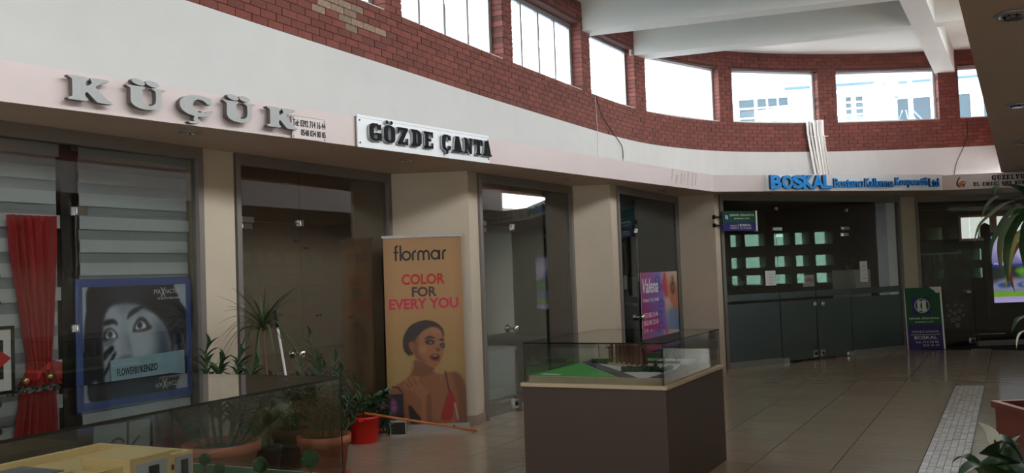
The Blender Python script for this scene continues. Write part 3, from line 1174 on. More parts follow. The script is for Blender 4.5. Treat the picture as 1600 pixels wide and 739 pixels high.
def slab(ch):
    b = .33
    s = .13
    if ch == 'E':
        return [[(0, 0), (.95, 0), (.95, s + .02), (0, s + .02)], [(0, 1), (0, .85), (.95, .85), (.95, 1)], [(.12, 0), (.48, 0), (.48, 1), (.12, 1)], [(.4, .42), (.75, .42), (.75, .58), (.4, .58)], [(.78, 0), (.95, 0), (.95, .34), (.82, .34)], [(.82, .66), (.95, .66), (.95, 1), (.78, 1)]]
    if ch == 'Z':
        return [[(0, 1), (0, .62), (.14, .62), (.22, .84), (1, .84), (1, 1)], [(.55, .84), (1, .9), (.48, .14), (.0, .1)], [(0, 0), (1, 0), (1, .38), (.86, .38), (.78, .16), (0, .16)]]
    if ch == 'D':
        return [[(0, 0), (.6, 0), (.85, .08), (1, .25), (1, .75), (.85, .92), (.6, 1), (0, 1), (0, .87), (.14, .87), (.14, .13), (0, .13)], None, [(.48, .16), (.58, .2), (.63, .3), (.63, .7), (.58, .8), (.48, .84)]]
    if ch == 'N':
        return [[(0, 0), (.42, 0), (.42, .12), (.33, .12), (.33, .7), (.12, 1), (.1, 1), (.1, .12), (0, .12)], [(0, 1), (.36, 1), (.9, .0), (.62, 0), (.1, .88), (0, .88)], [(.58, 1), (1, 1), (1, .88), (.9, .88), (.9, 0), (.68, .2), (.68, .88), (.58, .88)]]
    if ch == 'T':
        return [[(0, 1), (0, .62), (.13, .62), (.2, .85), (.8, .85), (.87, .62), (1, .62), (1, 1)], [(.3, .12), (.7, .12), (.7, .9), (.3, .9)], [(.2, 0), (.8, 0), (.8, .13), (.2, .13)]]
    if ch == 'A':
        return [[(.28, 1), (.66, 1), (.42, .12), (.12, .12)], [(.46, 1), (.68, 1), (.92, .12), (.58, .12)], [(.3, .24), (.7, .24), (.68, .38), (.32, .38)], [(0, 0), (.46, 0), (.46, .13), (0, .13)], [(.54, 0), (1, 0), (1, .13), (.54, .13)]]
    if ch == 'O':
        return [[(.3, 0), (.7, 0), (.93, .1), (1, .25), (1, .75), (.93, .9), (.7, 1), (.3, 1), (.07, .9), (0, .75), (0, .25), (.07, .1)], None, [(.5, .14), (.6, .18), (.62, .3), (.62, .7), (.6, .82), (.5, .86), (.4, .82), (.38, .7), (.38, .3), (.4, .18)]]
    if ch == 'L':
        return [[(.12, 0), (.46, 0), (.46, 1), (.12, 1)], [(0, 0), (.95, 0), (.95, .13), (0, .13)], [(0, .88), (.6, .88), (.6, 1), (0, 1)], [(.8, 0), (.95, 0), (.95, .36), (.84, .36)]]
    if ch == 'I':
        return [[(.3, 0), (.7, 0), (.7, 1), (.3, 1)], [(.05, 0), (.95, 0), (.95, .12), (.05, .12)], [(.05, .88), (.95, .88), (.95, 1), (.05, 1)]]
    if ch == 'U':
        return [[(.1, .3), (.42, .3), (.42, 1), (.1, 1)], [(.72, .3), (.9, .3), (.9, 1), (.72, 1)], [(.1, .32), (.16, .1), (.36, 0), (.62, 0), (.82, .1), (.9, .32), (.72, .32), (.66, .18), (.56, .14), (.46, .18), (.42, .32)], [(0, .88), (.54, .88), (.54, 1), (0, 1)], [(.6, .88), (1, .88), (1, 1), (.6, 1)]]
    if ch == 'Y':
        return [[(.32, 0), (.66, 0), (.66, .5), (.32, .5)], [(.04, .95), (.38, .95), (.64, .45), (.34, .42)], [(.74, .95), (.92, .95), (.66, .42), (.5, .5)], [(.18, 0), (.8, 0), (.8, .12), (.18, .12)], [(-.04, .88), (.5, .88), (.5, 1), (-.04, 1)], [(.6, .88), (1.04, .88), (1.04, 1), (.6, 1)]]
    if ch == 'R':
        return [[(.1, 0), (.42, 0), (.42, 1), (.1, 1)], [(0, 0), (.5, 0), (.5, .12), (0, .12)], [(0, .88), (.6, .88), (.6, 1), (0, 1)], [(.55, 1), (.78, .96), (.9, .84), (.9, .66), (.78, .54), (.55, .48), (.4, .48), (.4, .6), (.5, .6), (.58, .66), (.58, .84), (.5, .88)], [(.42, .5), (.66, .52), (.86, .12), (1, .12), (1, 0), (.7, 0)]]
    if ch == 'M':
        return [[(.08, 0), (.24, 0), (.24, 1), (.08, 1)], [(.62, 0), (.9, 0), (.9, 1), (.62, 1)], [(.08, 1), (.36, 1), (.58, .3), (.46, .0), (.4, 0)], [(.46, 0), (.5, .34), (.66, 1), (.8, 1)], [(0, 0), (.34, 0), (.34, .12), (0, .12)], [(.54, 0), (1, 0), (1, .12), (.54, .12)], [(0, .88), (.3, .88), (.3, 1), (0, 1)], [(.7, .88), (1, .88), (1, 1), (.7, 1)]]
    if ch in 'GC':
        c = [[(.3, 0), (.65, 0), (.7, .14), (.5, .14), (.40, .2), (.38, .3), (.38, .7), (.40, .8), (.5, .86), (.62, .82), (.66, .66), (.98, .66), (.98, .97), (.88, .97), (.82, .92), (.7, 1), (.3, 1), (.07, .9), (0, .75), (0, .25), (.07, .1)]]
        if ch == 'G':
            c += [[(.62, 0), (.78, .06), (1, 0), (1, .48), (.5, .48), (.5, .36), (.64, .36), (.64, .1)]]
        else:
            c += [[(.6, 0), (.8, .03), (.95, .14), (1, .32), (.68, .32), (.64, .14)]]
        return c


def slab_letter(ch, x0, z0, w_, h_, y0, y1, parent, mats):
    mb = MB()
    S = slab(ch)
    T = lambda P: [(x0 + a * w_, z0 + b * h_) for a, b in P]
    if len(S) == 3 and S[1] is None:           # ring-shaped letter: outer and inner outline bridged into one polygon
        o, i = T(S[0]), T(S[2])
        # split into strips between matching angles
        cx = sum(p[0] for p in i) / len(i)
        cz = sum(p[1] for p in i) / len(i)
        ang = lambda p: math.atan2((p[1] - cz) / h_, (p[0] - cx) / w_)
        N = 40

        def ray_hit(P, a):
            d = (math.cos(a) * w_, math.sin(a) * h_)
            best = None
            for (xa, za), (xb, zb) in zip(P, P[1:] + P[:1]):
                ex, ez = xb - xa, zb - za
                den = d[0] * ez - d[1] * ex
                if abs(den) < 1e-12:
                    continue
                tt = ((xa - cx) * ez - (za - cz) * ex) / den
                u = ((xa - cx) * d[1] - (za - cz) * d[0]) / den
                if tt > 0 and -1e-9 <= u <= 1 + 1e-9:
                    best = tt if best is None else max(best, tt)
            return (cx + d[0] * best, cz + d[1] * best)
        angs = sorted(set([round(2 * math.pi * k / N - math.pi, 5) for k in range(N)] + [round(ang(p), 5) for p in o]))
        for a, b in zip(angs, angs[1:] + [angs[0]]):
            mb.plate([ray_hit(i, a), ray_hit(o, a), ray_hit(o, b), ray_hit(i, b)], y0, y1, 0, 1)
    else:
        for P in S:
            mb.plate(T(P), y0, y1, 0, 1)
    return mb.build('letter', mats, parent)


t = F0.thing('shop_sign', 'white acrylic sign board with raised black slab letters over the brown glass shop', 'sign', 2.94, SOF)
MB().box(0, 1.86, -.035, -.022, -.008, .272).build('board', 'acrylic_white', t)
bx = MB()
bx.box(.0, 1.86, -.022, -.0, .0, .02)
bx.box(.0, .02, -.022, -.0, .02, .26)
bx.box(0, 1.86, -.036, -.034, .247, .249)
bx.build('board_edge', 'frame_grey', t)
lt = ['black_letter', 'steel']
for ch, a, b in (('G', .11, .26), ('O', .29, .435), ('Z', .465, .605), ('D', .645, .79), ('E', .82, .96), ('C', 1.08, 1.215), ('A', 1.24, 1.39), ('N', 1.41, 1.55), ('T', 1.57, 1.71), ('A', 1.71, 1.86)):
    o = slab_letter(ch, a, .055, b - a, .155, -.066, -.046, t, lt)
    if ch == 'O':
        for dx in (-.028, .028):
            MB().plate(ellp((a + b) / 2 + dx, .236, .019, .017), -.066, -.046, 0, 1).build('letter_dot', lt, t)
    if ch == 'C':
        MB().plate([(a + .05, .055), (a + .095, .055), (a + .09, .035), (a + .07, .022), (a + .045, .022), (a + .06, .04)], -.066, -.046, 0, 1).build('letter_tail', lt, t)
for x in (.18, .36, .53, .71, .89, 1.15, 1.31, 1.48, 1.64, 1.78):
    MB().box(x - .006, x + .006, -.046, -.035, .12, .132).build('spacer', 'steel', t)
for x in (.025, 1.84):
    for z in (.03, .225):
        MB().lathe([(0, -.042), (.008, -.04), (.008, -.03)], 10, (x, 0, z), axis='y').build('screw', 'black', t)

t = F1.thing('shop_sign', 'white sign board with raised blue lettering over the frosted doors', 'sign', .92, SOF)
MB().box(0, 3.42, -.05, 0, .0, .262).build('board', 'acrylic_white', t)
bl = ['boskal_blue', 'boskal_edge']
xs = [.03, .235, .43, .625, .80, 1.0]
ws = [.20, .205, .205, .205, .215, .165]
for ch, x0, w_ in zip('BOSKAL', xs, ws):
    MB().text(ch, x0, .03, w_, .215, -.105, .055, .045, 0, 1).build('letter', bl, t)
x0 = 1.22
for wrd, wd_ in (('Bostancı', .57), ('Kalkınma', .57), ('Kooperatifi', .66), ('Ltd', .20)):
    MB().text(wrd, x0, .045 if 'p' in wrd else .055, wd_, .165 if 'p' in wrd else .14, -.085, .035, .02, 0, 1).build('lettering', bl, t)
    x0 += wd_ + .035

t = F2.thing('shop_sign', 'pale sign board with black serif lettering and an orange bird-like emblem', 'sign', .02, SOF)
MB().box(0, 2.3, -.02, 0, .0, .248).build('board', 'fascia_paint', t)


def serif_text(mb, body, x0, z0, wd_, h_, y, depth=.006):
    """capitals with slab serifs: heavy stems from the plain face plus foot and head bars"""
    mb.text(body, x0, z0, wd_, h_, y, depth, .022)
    return mb


x = .80
for ch, k_ in zip('GUZELYURT', (1.1, 1.05, .95, .95, .9, 1.05, 1.05, 1.1, 1.0)):
    slab_letter(ch, x, .135, .062 * k_, .078, -.026, -.02, t, ['ink_black', 'ink_black'])
    if x > .86 and x < .88:
        for dx in (.02, .045):
            MB().plate(ellp(x + dx, .226, .008, .008, 10), -.026, -.02).build('letter_dot', 'ink_black', t)
    x += .062 * k_ + .014
x = .50
for wrd in ('EL', 'EMEGI', 'GOZ', 'NURU', 'URUNLERI'):
    for i_, ch in enumerate(wrd):
        w_ = .028 if ch == 'I' else (.06 if ch == 'M' else .046)
        slab_letter(ch, x, .045, w_, .062, -.026, -.02, t, ['ink_black', 'ink_black'])
        top_ = []
        if (wrd, i_) in (('GOZ', 1), ('URUNLERI', 0), ('URUNLERI', 2)):
            top_ = [(x + w_ * .3, .117), (x + w_ * .7, .117)]
        elif ch == 'I' or (wrd, i_) == ('EMEGI', 3):
            top_ = [(x + w_ * .5, .117)]
        for q_x, q_z in top_:
            MB().plate(ellp(q_x, q_z, .012 if ch == 'G' else .006, .005, 8), -.026, -.02).build('letter_dot', 'ink_black', t)
        x += w_ + .010
    x += .035
mat('emblem_orange', (214, 108, 36), .5)
MB().plate(Canvas.smooth([(.24, .06), (.27, .05), (.31, .055), (.335, .08), (.33, .10), (.315, .115), (.29, .12), (.27, .115), (.25, .10)], 3), -.024, -.02).build('emblem_body', 'emblem_orange', t)
eb = MB()
eb.plate(Canvas.smooth([(.235, .06), (.225, .09), (.235, .14), (.265, .19), (.29, .205), (.295, .195), (.27, .165), (.25, .12), (.25, .085), (.262, .058), (.29, .042), (.315, .044), (.29, .035), (.262, .04)], 3), -.027, -.024)
eb.plate(Canvas.smooth([(.30, .125), (.33, .135), (.40, .127), (.34, .12), (.305, .115)], 3), -.027, -.024)
eb.plate(Canvas.smooth([(.36, .105), (.375, .098), (.35, .065), (.352, .03), (.335, .045), (.342, .075)], 3), -.027, -.024)
eb.build('emblem_outline', 'ink_black', t)

# projecting insurance sign on the pier left of the frosted doors
mat('sign_green', (18, 84, 52), .35)
mat('sign_violet', (48, 36, 108), .35)
mat('sign_white', (214, 218, 214), .5)


def cube_logo(mb, x, z, s, y):
    """round badge over a K-shaped block"""
    pass


t = thing('hanging_sign', 'small green and violet insurance sign projecting from the pier on two black brackets', 'sign', (3.30, 14.42, 2.16), math.radians(27))
MB().box(0, .66, -.02, .02, .135, .31).build('green_panel', 'sign_green', t)
MB().box(0, .66, -.02, .02, .0, .135).build('violet_panel', 'sign_violet', t)
MB().box(.66, .69, -.028, .028, -.01, .32).build('end_frame', 'white', t)
br = MB()
for z in (.09, .22):
    br.tube([(-.15, 0, z), (.0, 0, z)], .014, 8)
    br.box(-.17, -.15, -.03, .03, z - .03, z + .03)
    br.build('bracket', 'black', t)
    br = MB()
lb = MB()
lb.text('ŞEKER SİGORTA', .135, .225, .50, .048, -.024, .003, .02)
lb.text('(KIBRIS) LTD.', .22, .178, .32, .028, -.024, .003, .01)
lb.text('YETKİLİ', .13, .07, .14, .028, -.024, .003)
lb.text('ACENTE', .13, .03, .14, .026, -.024, .003)
MB().box(.293, .299, -.023, -.02, .02, .11).build('divider_line', 'sign_white', t)
lb.text('BOSKAL', .33, .07, .23, .038, -.024, .003, .02)
lb.text('Tel: 714 20 06', .33, .028, .23, .026, -.024, .003)
lb.build('lettering', 'sign_white', t)
lg = MB()
lg.plate([(.05, .19), (.065, .185), (.07, .215), (.065, .25), (.05, .255), (.045, .22)], -.023, -.02)
lg.plate([(.075, .185), (.095, .18), (.1, .21), (.095, .245), (.075, .25), (.08, .215)], -.023, -.02)
lg.build('emblem', 'sign_white', t)
MB().plate([(.02, .165), (.115, .165), (.09, .215), (.12, .27), (.09, .27), (.02, .27)], -.0215, -.0205).build('emblem_ground', 'sign_violet', t)

# green and violet floor board leaning beside the pier
t = thing('advertising_board', 'green and violet insurance floor board with a torn corner leaning at the narrow pier', 'board', (6.99, 16.50, 0), math.radians(-8))
t.rotation_euler = (math.radians(-4), 0, math.radians(-6))
W_, H_ = .60, 1.10
MB().box(0, W_, -.012, .02, .0, .44).build('violet_panel', 'sign_violet', t)
MB().plate([(0, .44), (W_, .44), (W_, H_ - .09), (W_ - .06, H_ - .10), (W_ - .1, H_ - .05), (W_ - .17, H_ - .0), (0, H_)], -.012, .02).build('green_panel', 'sign_green', t)
MB().plate([(W_ - .17, H_ + .01), (W_ - .1, H_ - .05), (W_ - .06, H_ - .10), (W_, H_ - .09), (W_, H_ + .01)], -.010, .02).build('torn_corner', 'paper', t)
MB().box(W_, W_ + .028, -.02, .025, 0, H_ + .01).build('edge_frame', 'white', t)
MB().box(-.012, 0, -.016, .022, 0, H_).build('edge_frame', 'white', t)
kk = MB()
kk.plate([(.11, .62), (.22, .62), (.22, .70), (.34, .62), (.46, .62), (.34, .78), (.45, .94), (.31, .94), (.22, .86), (.22, .94), (.11, .94)], -.014, -.012)
kk.build('emblem_block', 'sign_violet', t)
rg = MB()
for k in range(24):
    a, b = 2 * math.pi * k / 24, 2 * math.pi * (k + 1) / 24
    rg.plate([(.28 + .128 * math.cos(a), .78 + .128 * math.sin(a)), (.28 + .128 * math.cos(b), .78 + .128 * math.sin(b)), (.28 + .118 * math.cos(b), .78 + .118 * math.sin(b)), (.28 + .118 * math.cos(a), .78 + .118 * math.sin(a))], -.019, -.014)
rg.build('emblem_ring', 'sign_white', t)
MB().plate(ellp(.28, .78, .118, .118, 28), -.017, -.014).build('emblem_disc', 'sign_green', t)
cu = MB()
cu.plate(Canvas.smooth([(.20, .70), (.26, .69), (.25, .78), (.265, .86), (.205, .865), (.20, .78)], 3), -.021, -.017)
cu.plate(Canvas.smooth([(.275, .68), (.355, .69), (.345, .78), (.35, .86), (.28, .87), (.285, .78)], 3), -.021, -.017)
cu.build('emblem', 'sign_white', t)
lb = MB()
lb.text('ŞEKER SİGORTA', .04, .53, .52, .05, -.016, .003, .018)
lb.text('(KIBRIS) LTD.', .14, .475, .33, .026, -.016, .003, .01)
lb.text('YETKİLİ ACENTE', .07, .30, .46, .045, -.016, .003)
MB().box(.05, .56, -.015, -.012, .262, .27).build('divider_line', 'sign_white', t)
lb.text('BOSKAL', .11, .185, .39, .058, -.016, .003, .015)
lb.text('Tel: 714 20 06', .12, .115, .40, .038, -.016, .003)
lb.text('714 10 10', .25, .055, .27, .038, -.016, .003)
lb.build('lettering', 'sign_white', t)

# ================================================================== BANNER AND POSTERS
# gold roll-up banner in front of the second pier
bn = thing('roll_up_banner', 'tall gold cosmetics roll-up banner with a woman in a red top', 'banner', (-1.375, 9.80, 0), math.atan2(.02, .83))
BW, B0, B1 = .83, .06, 2.03
sk = (170, 113, 78)
cv = Canvas(198, 468, (190, 150, 90)).vgrad([(0, (196, 152, 100)), (.12, (204, 160, 104)), (.35, (206, 162, 104)), (.55, (198, 160, 100)), (.8, (196, 176, 118)), (1, (190, 170, 116))])
cv.blend(np.clip(np.abs(cv.U - .5) * 2 - .72, 0, 1), (140, 100, 62), .9)


def bp_(P):
    return [((x - 30) / 446, .383 + y / 3.694 / 295) for x, y in P]


cv.poly(bp_([(30, 488), (70, 450), (110, 425), (160, 385), (185, 340), (190, 300), (300, 345), (290, 366), (330, 385), (390, 376), (440, 395), (468, 440), (480, 520), (486, 672), (160, 672), (120, 640), (30, 560)]), sk, soft=1)
cv.poly(bp_([(200, 300), (290, 345), (285, 385), (215, 400), (170, 390)]), (128, 80, 54), .6, 4)
cv.poly(bp_([(400, 380), (450, 400), (482, 520), (486, 670), (420, 670), (430, 520)]), (112, 68, 44), .6, 4)
cv.poly(bp_([(290, 480), (360, 500), (350, 640), (285, 650)]), (176, 120, 86), .55, 5)
cv.poly(bp_([(136, 250), (126, 205), (136, 150), (176, 96), (246, 70), (312, 82), (356, 126), (354, 180), (300, 130), (230, 170), (200, 240), (168, 275)]), (48, 29, 20))
for k in range(7):
    cv.line(bp_([(140 + 30 * k, 200 - 20 * k + 3 * k * k), (165 + 30 * k, 175 - 18 * k + 3 * k * k)]), .012, (84, 54, 36), .7)
cv.poly(bp_([(188, 250), (192, 200), (216, 158), (255, 122), (310, 112), (346, 138), (360, 186), (362, 215), (356, 262), (338, 306), (318, 338), (296, 347), (262, 332), (222, 306), (196, 284)]), (184, 124, 86))
cv.poly(bp_([(185, 250), (182, 190), (215, 160), (215, 260), (260, 320), (240, 318), (198, 290)]), (126, 76, 50), .6, 3)
cv.poly(bp_([(270, 112), (325, 112), (350, 145), (330, 150), (290, 140)]), (206, 150, 110), .5, 3)
cv.ell(*bp_([(238, 238)])[0], .05, .02, (216, 156, 116), .5, 3)
cv.poly(bp_([(158, 205), (180, 188), (192, 215), (186, 258), (170, 245)]), (164, 100, 68))
cv.poly(bp_([(246, 182), (278, 162), (314, 178), (280, 174)]), (40, 22, 16))
cv.poly(bp_([(330, 188), (350, 180), (362, 190), (350, 192)]), (40, 22, 16))
cv.poly(bp_([(250, 196), (275, 180), (305, 192), (300, 210), (270, 212)]), (52, 34, 24), .9)
cv.poly(bp_([(334, 215), (350, 205), (364, 212), (360, 234), (344, 234)]), (52, 34, 24), .9)
cv.ell(*bp_([(284, 200)])[0], .016, .006, (150, 150, 140))
cv.ell(*bp_([(350, 222)])[0], .012, .005, (150, 150, 140))
cv.poly(bp_([(312, 235), (330, 235), (338, 250), (318, 252)]), (120, 70, 48), .8)
cv.poly(bp_([(272, 282), (305, 268), (334, 280), (326, 308), (292, 306)]), (150, 58, 48))
cv.poly(bp_([(284, 284), (308, 278), (326, 284), (318, 298), (298, 298)]), (40, 16, 14))
cv.poly(bp_([(290, 280), (308, 277), (320, 281), (306, 285)]), (206, 190, 176))
cv.poly(bp_([(332, 645), (352, 560), (376, 490), (388, 482), (412, 535), (404, 600), (380, 655)]), (184, 40, 34))
cv.line(bp_([(362, 370), (372, 440), (380, 484)]), .012, (56, 20, 18))
cv.line(bp_([(58, 452), (88, 455), (110, 480), (118, 500)]), .012, (56, 20, 18))
cv.poly(bp_([(150, 560), (200, 620), (216, 640), (206, 672), (160, 672)]), (34, 18, 20))
cv.poly(bp_([(118, 440), (150, 402), (200, 392), (216, 402), (208, 425), (235, 455), (272, 515), (274, 672), (216, 672), (222, 545), (170, 482), (130, 466)]), (186, 128, 92))
cv.poly(bp_([(250, 520), (274, 515), (276, 672), (250, 672)]), (132, 82, 56), .7, 2)
for a, b in (((150, 410), (176, 452)), ((178, 402), (198, 444)), ((135, 432), (160, 462))):
    cv.line(bp_([a, b]), .01, (110, 66, 44), .8)
cv.line(bp_([(168, 262), (164, 300), (168, 325)]), .008, (200, 160, 90))
cv.line(bp_([(322, 330), (318, 380), (330, 355), (342, 372), (336, 430)]), .008, (200, 160, 90))
cv.line(bp_([(408, 560), (418, 600), (426, 655)]), .018, (226, 206, 190))
cv.a *= np.array([.80, .76, .70])
cv.panel('printed_sheet', bn, 0, BW, B0, B1, -.005)
MB().box(0, BW, -.003, .003, B0, B1).build('backing', 'dark_metal', bn)
MB().box(-.012, BW + .012, -.014, .014, B1, B1 + .028).build('top_rail', 'aluminium', bn)
ft_ = MB()
ft_.box(-.02, BW + .03, -.05, .05, 0, .06)
ft_.build('base_cassette', 'aluminium', bn)


def stroke_word(parent, strokes, x0, z0, sc, wd, y0, y1, m, name='letter'):
    for S in strokes:
        mb = MB()
        for P in S:
            for (a, b), (c, d) in zip(P, P[1:]):
                L_ = math.hypot(c - a, d - b) or 1e-6
                nx, nz = -(d - b) / L_ * wd / 2, (c - a) / L_ * wd / 2
                ex, ez = (c - a) / L_ * wd * .12, (d - b) / L_ * wd * .12
                mb.plate([(x0 + (a - ex + nx) * sc, z0 + (b - ez + nz) * sc), (x0 + (a - ex - nx) * sc, z0 + (b - ez - nz) * sc), (x0 + (c + ex - nx) * sc, z0 + (d + ez - nz) * sc), (x0 + (c + ex + nx) * sc, z0 + (d + ez + nz) * sc)], y0, y1)
        mb.build(name, m, parent)


def arc_(cx, cz, rx, rz_, a0, a1, n=12):
    return [(cx + rx * math.cos(math.radians(a0 + (a1 - a0) * k / n)), cz + rz_ * math.sin(math.radians(a0 + (a1 - a0) * k / n))) for k in range(n + 1)]


stroke_word(bn, [
    [[(.14, 0), (.14, 1.08)] + arc_(.34, 1.08, .2, .2, 180, 95), [(-.02, .72), (.06, .72)], [(.24, .72), (.34, .72)]],
    [[(.56, 0), (.56, 1.3)]],
    [arc_(1.07, .42, .34, .36, 0, 360, 22)],
    [[(1.62, 0), (1.62, .5)] + arc_(1.86, .5, .24, .28, 180, 80)],
    [[(2.1, 0), (2.1, .52)] + arc_(2.33, .52, .23, .26, 180, 0) + [(2.56, 0)], [(2.56, .52)] + arc_(2.79, .52, .23, .26, 180, 0) + [(3.02, 0)]],
    [arc_(3.58, .42, .34, .36, 0, 360, 22), [(3.93, 0), (3.93, .8)]],
    [[(4.24, 0), (4.24, .5)] + arc_(4.46, .5, .22, .28, 180, 75)]],
    .115, 1.79, .122, .17, -.0075, -.006, 'ink_black')
mat('print_red', (170, 34, 20), .5)
mat('print_brown', (72, 44, 28), .5)
mat('print_pink', (186, 36, 66), .5)
MB().text('COLOR', .185, 1.53, .46, .115, -.008, .002, .034).build('lettering_red', 'print_red', bn)
MB().text('FOR', .29, 1.40, .265, .108, -.008, .002, .034).build('lettering_brown', 'print_brown', bn)
MB().text('EVERY YOU', .045, 1.27, .735, .115, -.008, .002, .034).build('lettering_pink', 'print_pink', bn)
bn.children[-1]['label'] = 'pink line of lettering EVERY YOU'

# purple photo card, silver box and dark box on the floor before the banner
t = thing('photo_card', 'square purple photo card of two faces leaning beside the red bucket', 'photo', (-1.52, 9.62, 0), .05)
cv = Canvas(50, 44, (38, 18, 40))
cv.poly([(.0, 0), (.5, 0), (.45, 1), (0, 1)], (30, 12, 34), 1, 3, False)
cv.ell(.68, .42, .12, .3, (120, 66, 104), 1, 3)
cv.ell(.70, .40, .08, .2, (150, 96, 130), .8, 2)
cv.poly([(.5, .0), (.95, 0), (1, .8), (.85, .9), (.82, .3), (.66, .1), (.56, .35), (.55, .9), (.48, .8)], (26, 10, 26), .9, 1)
cv.line([(.62, .36), (.66, .36)], .03, (40, 18, 36))
cv.line([(.72, .36), (.76, .36)], .03, (40, 18, 36))
cv.poly([(.32, .3), (.4, .1), (.42, .5), (.35, .9), (.3, .6)], (140, 84, 112), .8, 1)
cv.panel('photo', t, 0, .33, .11, .40, -.006)
MB().box(0, .33, -.005, .008, .11, .40).build('backing', 'black', t)
MB().box(.02, .31, .008, .10, 0, .30).build('stand_block', 'dark_metal', t)
t = thing('display_box', 'low silver box with a mirror strip on the floor under the purple photo', 'box', (-1.50, 9.44, 0), .03)
MB().box(0, .175, 0, .14, 0, .035).box(.0, .175, .01, .14, .06, .09).build('casing', 'chrome', t)
MB().box(.008, .167, .012, .13, .035, .06).build('dark_band', 'black', t)
t = thing('display_box', 'upright grey box with a dark front standing before the gold banner', 'box', (-1.31, 9.44, 0), .03)
MB().box(0, .165, 0, .12, 0, .165).build('casing', 'steel', t)
MB().box(.01, .155, -.004, 0, .02, .14).build('dark_front', 'dark_metal', t)

# blinds, posters, curtain in the first shop window
mat('blind_cloth', (186, 194, 198), .85, noise=.10, nscale=60, stretch=(.3, 1, 6))
mat('blind_sheer', (140, 147, 152), .85)
for nm, s0, s1, z_lo in (('left', -1.0, .44, .86), ('right', .60, 1.645, 1.70)):
    t = G1.thing('zebra_blind', 'grey zebra blind in the first shop window, ' + ('behind the red drape' if nm == 'left' else 'behind the black and white portrait poster'), 'blind', s0 + .075, 0, .115, 'grey zebra blinds')
    z = 2.66
    k = 0
    while z > z_lo:
        h = .095
        MB().box(0, s1 - s0 - (.03 if k % 3 else 0), 0, .004, z - h, z).build('blind_band', 'blind_cloth', t)
        MB().box(.0, s1 - s0 - .02, .012, .014, z - h - .085, z - h + .01).build('sheer_band', 'blind_sheer', t)
        z -= .172
        k += 1
    MB().box(0, s1 - s0, -.01, .025, z + .172 - .2, z + .172 - .18).build('bottom_bar', 'aluminium', t)
    MB().box(0, s1 - s0, -.03, .05, 2.66, 2.74).build('head_rail', 'aluminium', t)

# black and white portrait poster in a blue mount
mat('poster_blue', (70, 92, 160), .5)
t = G1.thing('poster', 'black and white portrait poster of a woman in a blue mount, first shop window', 'poster', .60, .55, .07)
MB().box(0, 1.075, .004, .016, 0, 1.13).build('mount', 'poster_blue', t)
cv = Canvas(190, 190, (132, 140, 148))


def q_(P):
    return [((x - 110) / 660, (y - 118) / 660) for x, y in P]


HAIR, SKIN, DARK, MID = (22, 24, 34), (136, 146, 158), (16, 18, 26), (84, 92, 106)
cv.poly(q_([(185, 100), (130, 240), (112, 420), (112, 800), (330, 800), (780, 800), (780, 320), (730, 210), (690, 140), (640, 100)]), HAIR, 1, 1)
cv.poly(q_([(230, 300), (262, 225), (330, 206), (430, 212), (480, 235), (560, 270), (625, 340), (660, 420), (662, 500), (640, 560), (560, 680), (440, 780), (300, 760), (250, 700), (232, 600), (226, 460)]), SKIN, 1, 2)
cv.poly(q_([(560, 300), (640, 350), (665, 470), (640, 570), (540, 700), (460, 690), (520, 560), (560, 440)]), (40, 44, 58), .75, 9)
cv.poly(q_([(330, 206), (430, 205), (520, 240), (470, 262), (380, 262), (320, 250)]), (96, 104, 118), .6, 5)
cv.poly(q_([(260, 125), (420, 120), (520, 160), (420, 195), (300, 200)]), (58, 62, 74), .5, 6)
cv.poly(q_([(228, 302), (246, 280), (300, 282), (316, 312), (290, 302), (240, 308)]), DARK, .95)
cv.poly(q_([(374, 285), (388, 252), (430, 228), (492, 222), (455, 242), (402, 268)]), DARK, .95)
cv.poly(q_([(408, 347), (424, 305), (455, 278), (492, 286), (515, 315), (535, 336), (490, 350), (440, 350)]), (30, 30, 42), .92, 1)
cv.poly(q_([(426, 336), (440, 306), (466, 298), (496, 326), (470, 338)]), (190, 198, 208))
cv.ell(*q_([(454, 318)])[0], .026, .028, (40, 40, 50))
cv.ell(*q_([(454, 318)])[0], .011, .012, (10, 10, 14))
cv.poly(q_([(228, 384), (232, 335), (262, 318), (296, 335), (316, 370), (275, 378)]), (30, 30, 42), .92, 1)
cv.poly(q_([(244, 366), (256, 336), (282, 334), (306, 368), (276, 372)]), (190, 198, 208))
cv.ell(*q_([(268, 352)])[0], .024, .027, (40, 40, 50))
cv.poly(q_([(228, 388), (262, 384), (300, 376), (280, 400), (240, 408)]), (60, 66, 80), .7, 2)
cv.poly(q_([(345, 300), (372, 300), (365, 420), (380, 450), (350, 470), (335, 430)]), (110, 120, 134), .6, 4)
cv.poly(q_([(300, 492), (330, 470), (372, 460), (402, 468), (400, 495), (370, 512), (330, 516)]), MID, .9, 2)
cv.ell(*q_([(322, 502)])[0], .02, .011, DARK)
cv.ell(*q_([(380, 496)])[0], .022, .012, DARK)
cv.poly(q_([(375, 350), (398, 440), (402, 470), (388, 450), (366, 400)]), MID, .7, 3)
cv.poly(q_([(320, 585), (360, 570), (420, 585), (400, 600), (340, 600)]), (50, 50, 62), .8, 1)
cv.poly(q_([(228, 440), (276, 408), (292, 424), (262, 452), (228, 478)]), DARK)
cv.poly(q_([(226, 540), (262, 480), (292, 440), (302, 450), (268, 500), (232, 552)]), DARK)
cv.poly(q_([(112, 640), (150, 590), (178, 568), (194, 600), (180, 660), (140, 720), (112, 730)]), (128, 134, 144), 1, 2)
cv.poly(q_([(195, 640), (240, 640), (265, 790), (200, 790)]), HAIR, 1, 1)
cv.poly(q_([(654, 532), (664, 480), (696, 428), (708, 465), (692, 520)]), (96, 104, 118), .9, 2)
for k in range(7):
    cv.line(q_([(700 + 8 * k, 300 + 20 * k), (735 + 6 * k, 380 + 14 * k), (750, 470 + 20 * k)]), .006, (70, 74, 88), .6, 1)
cv.a = np.clip(cv.a * 1.35 + 6, 0, 255)
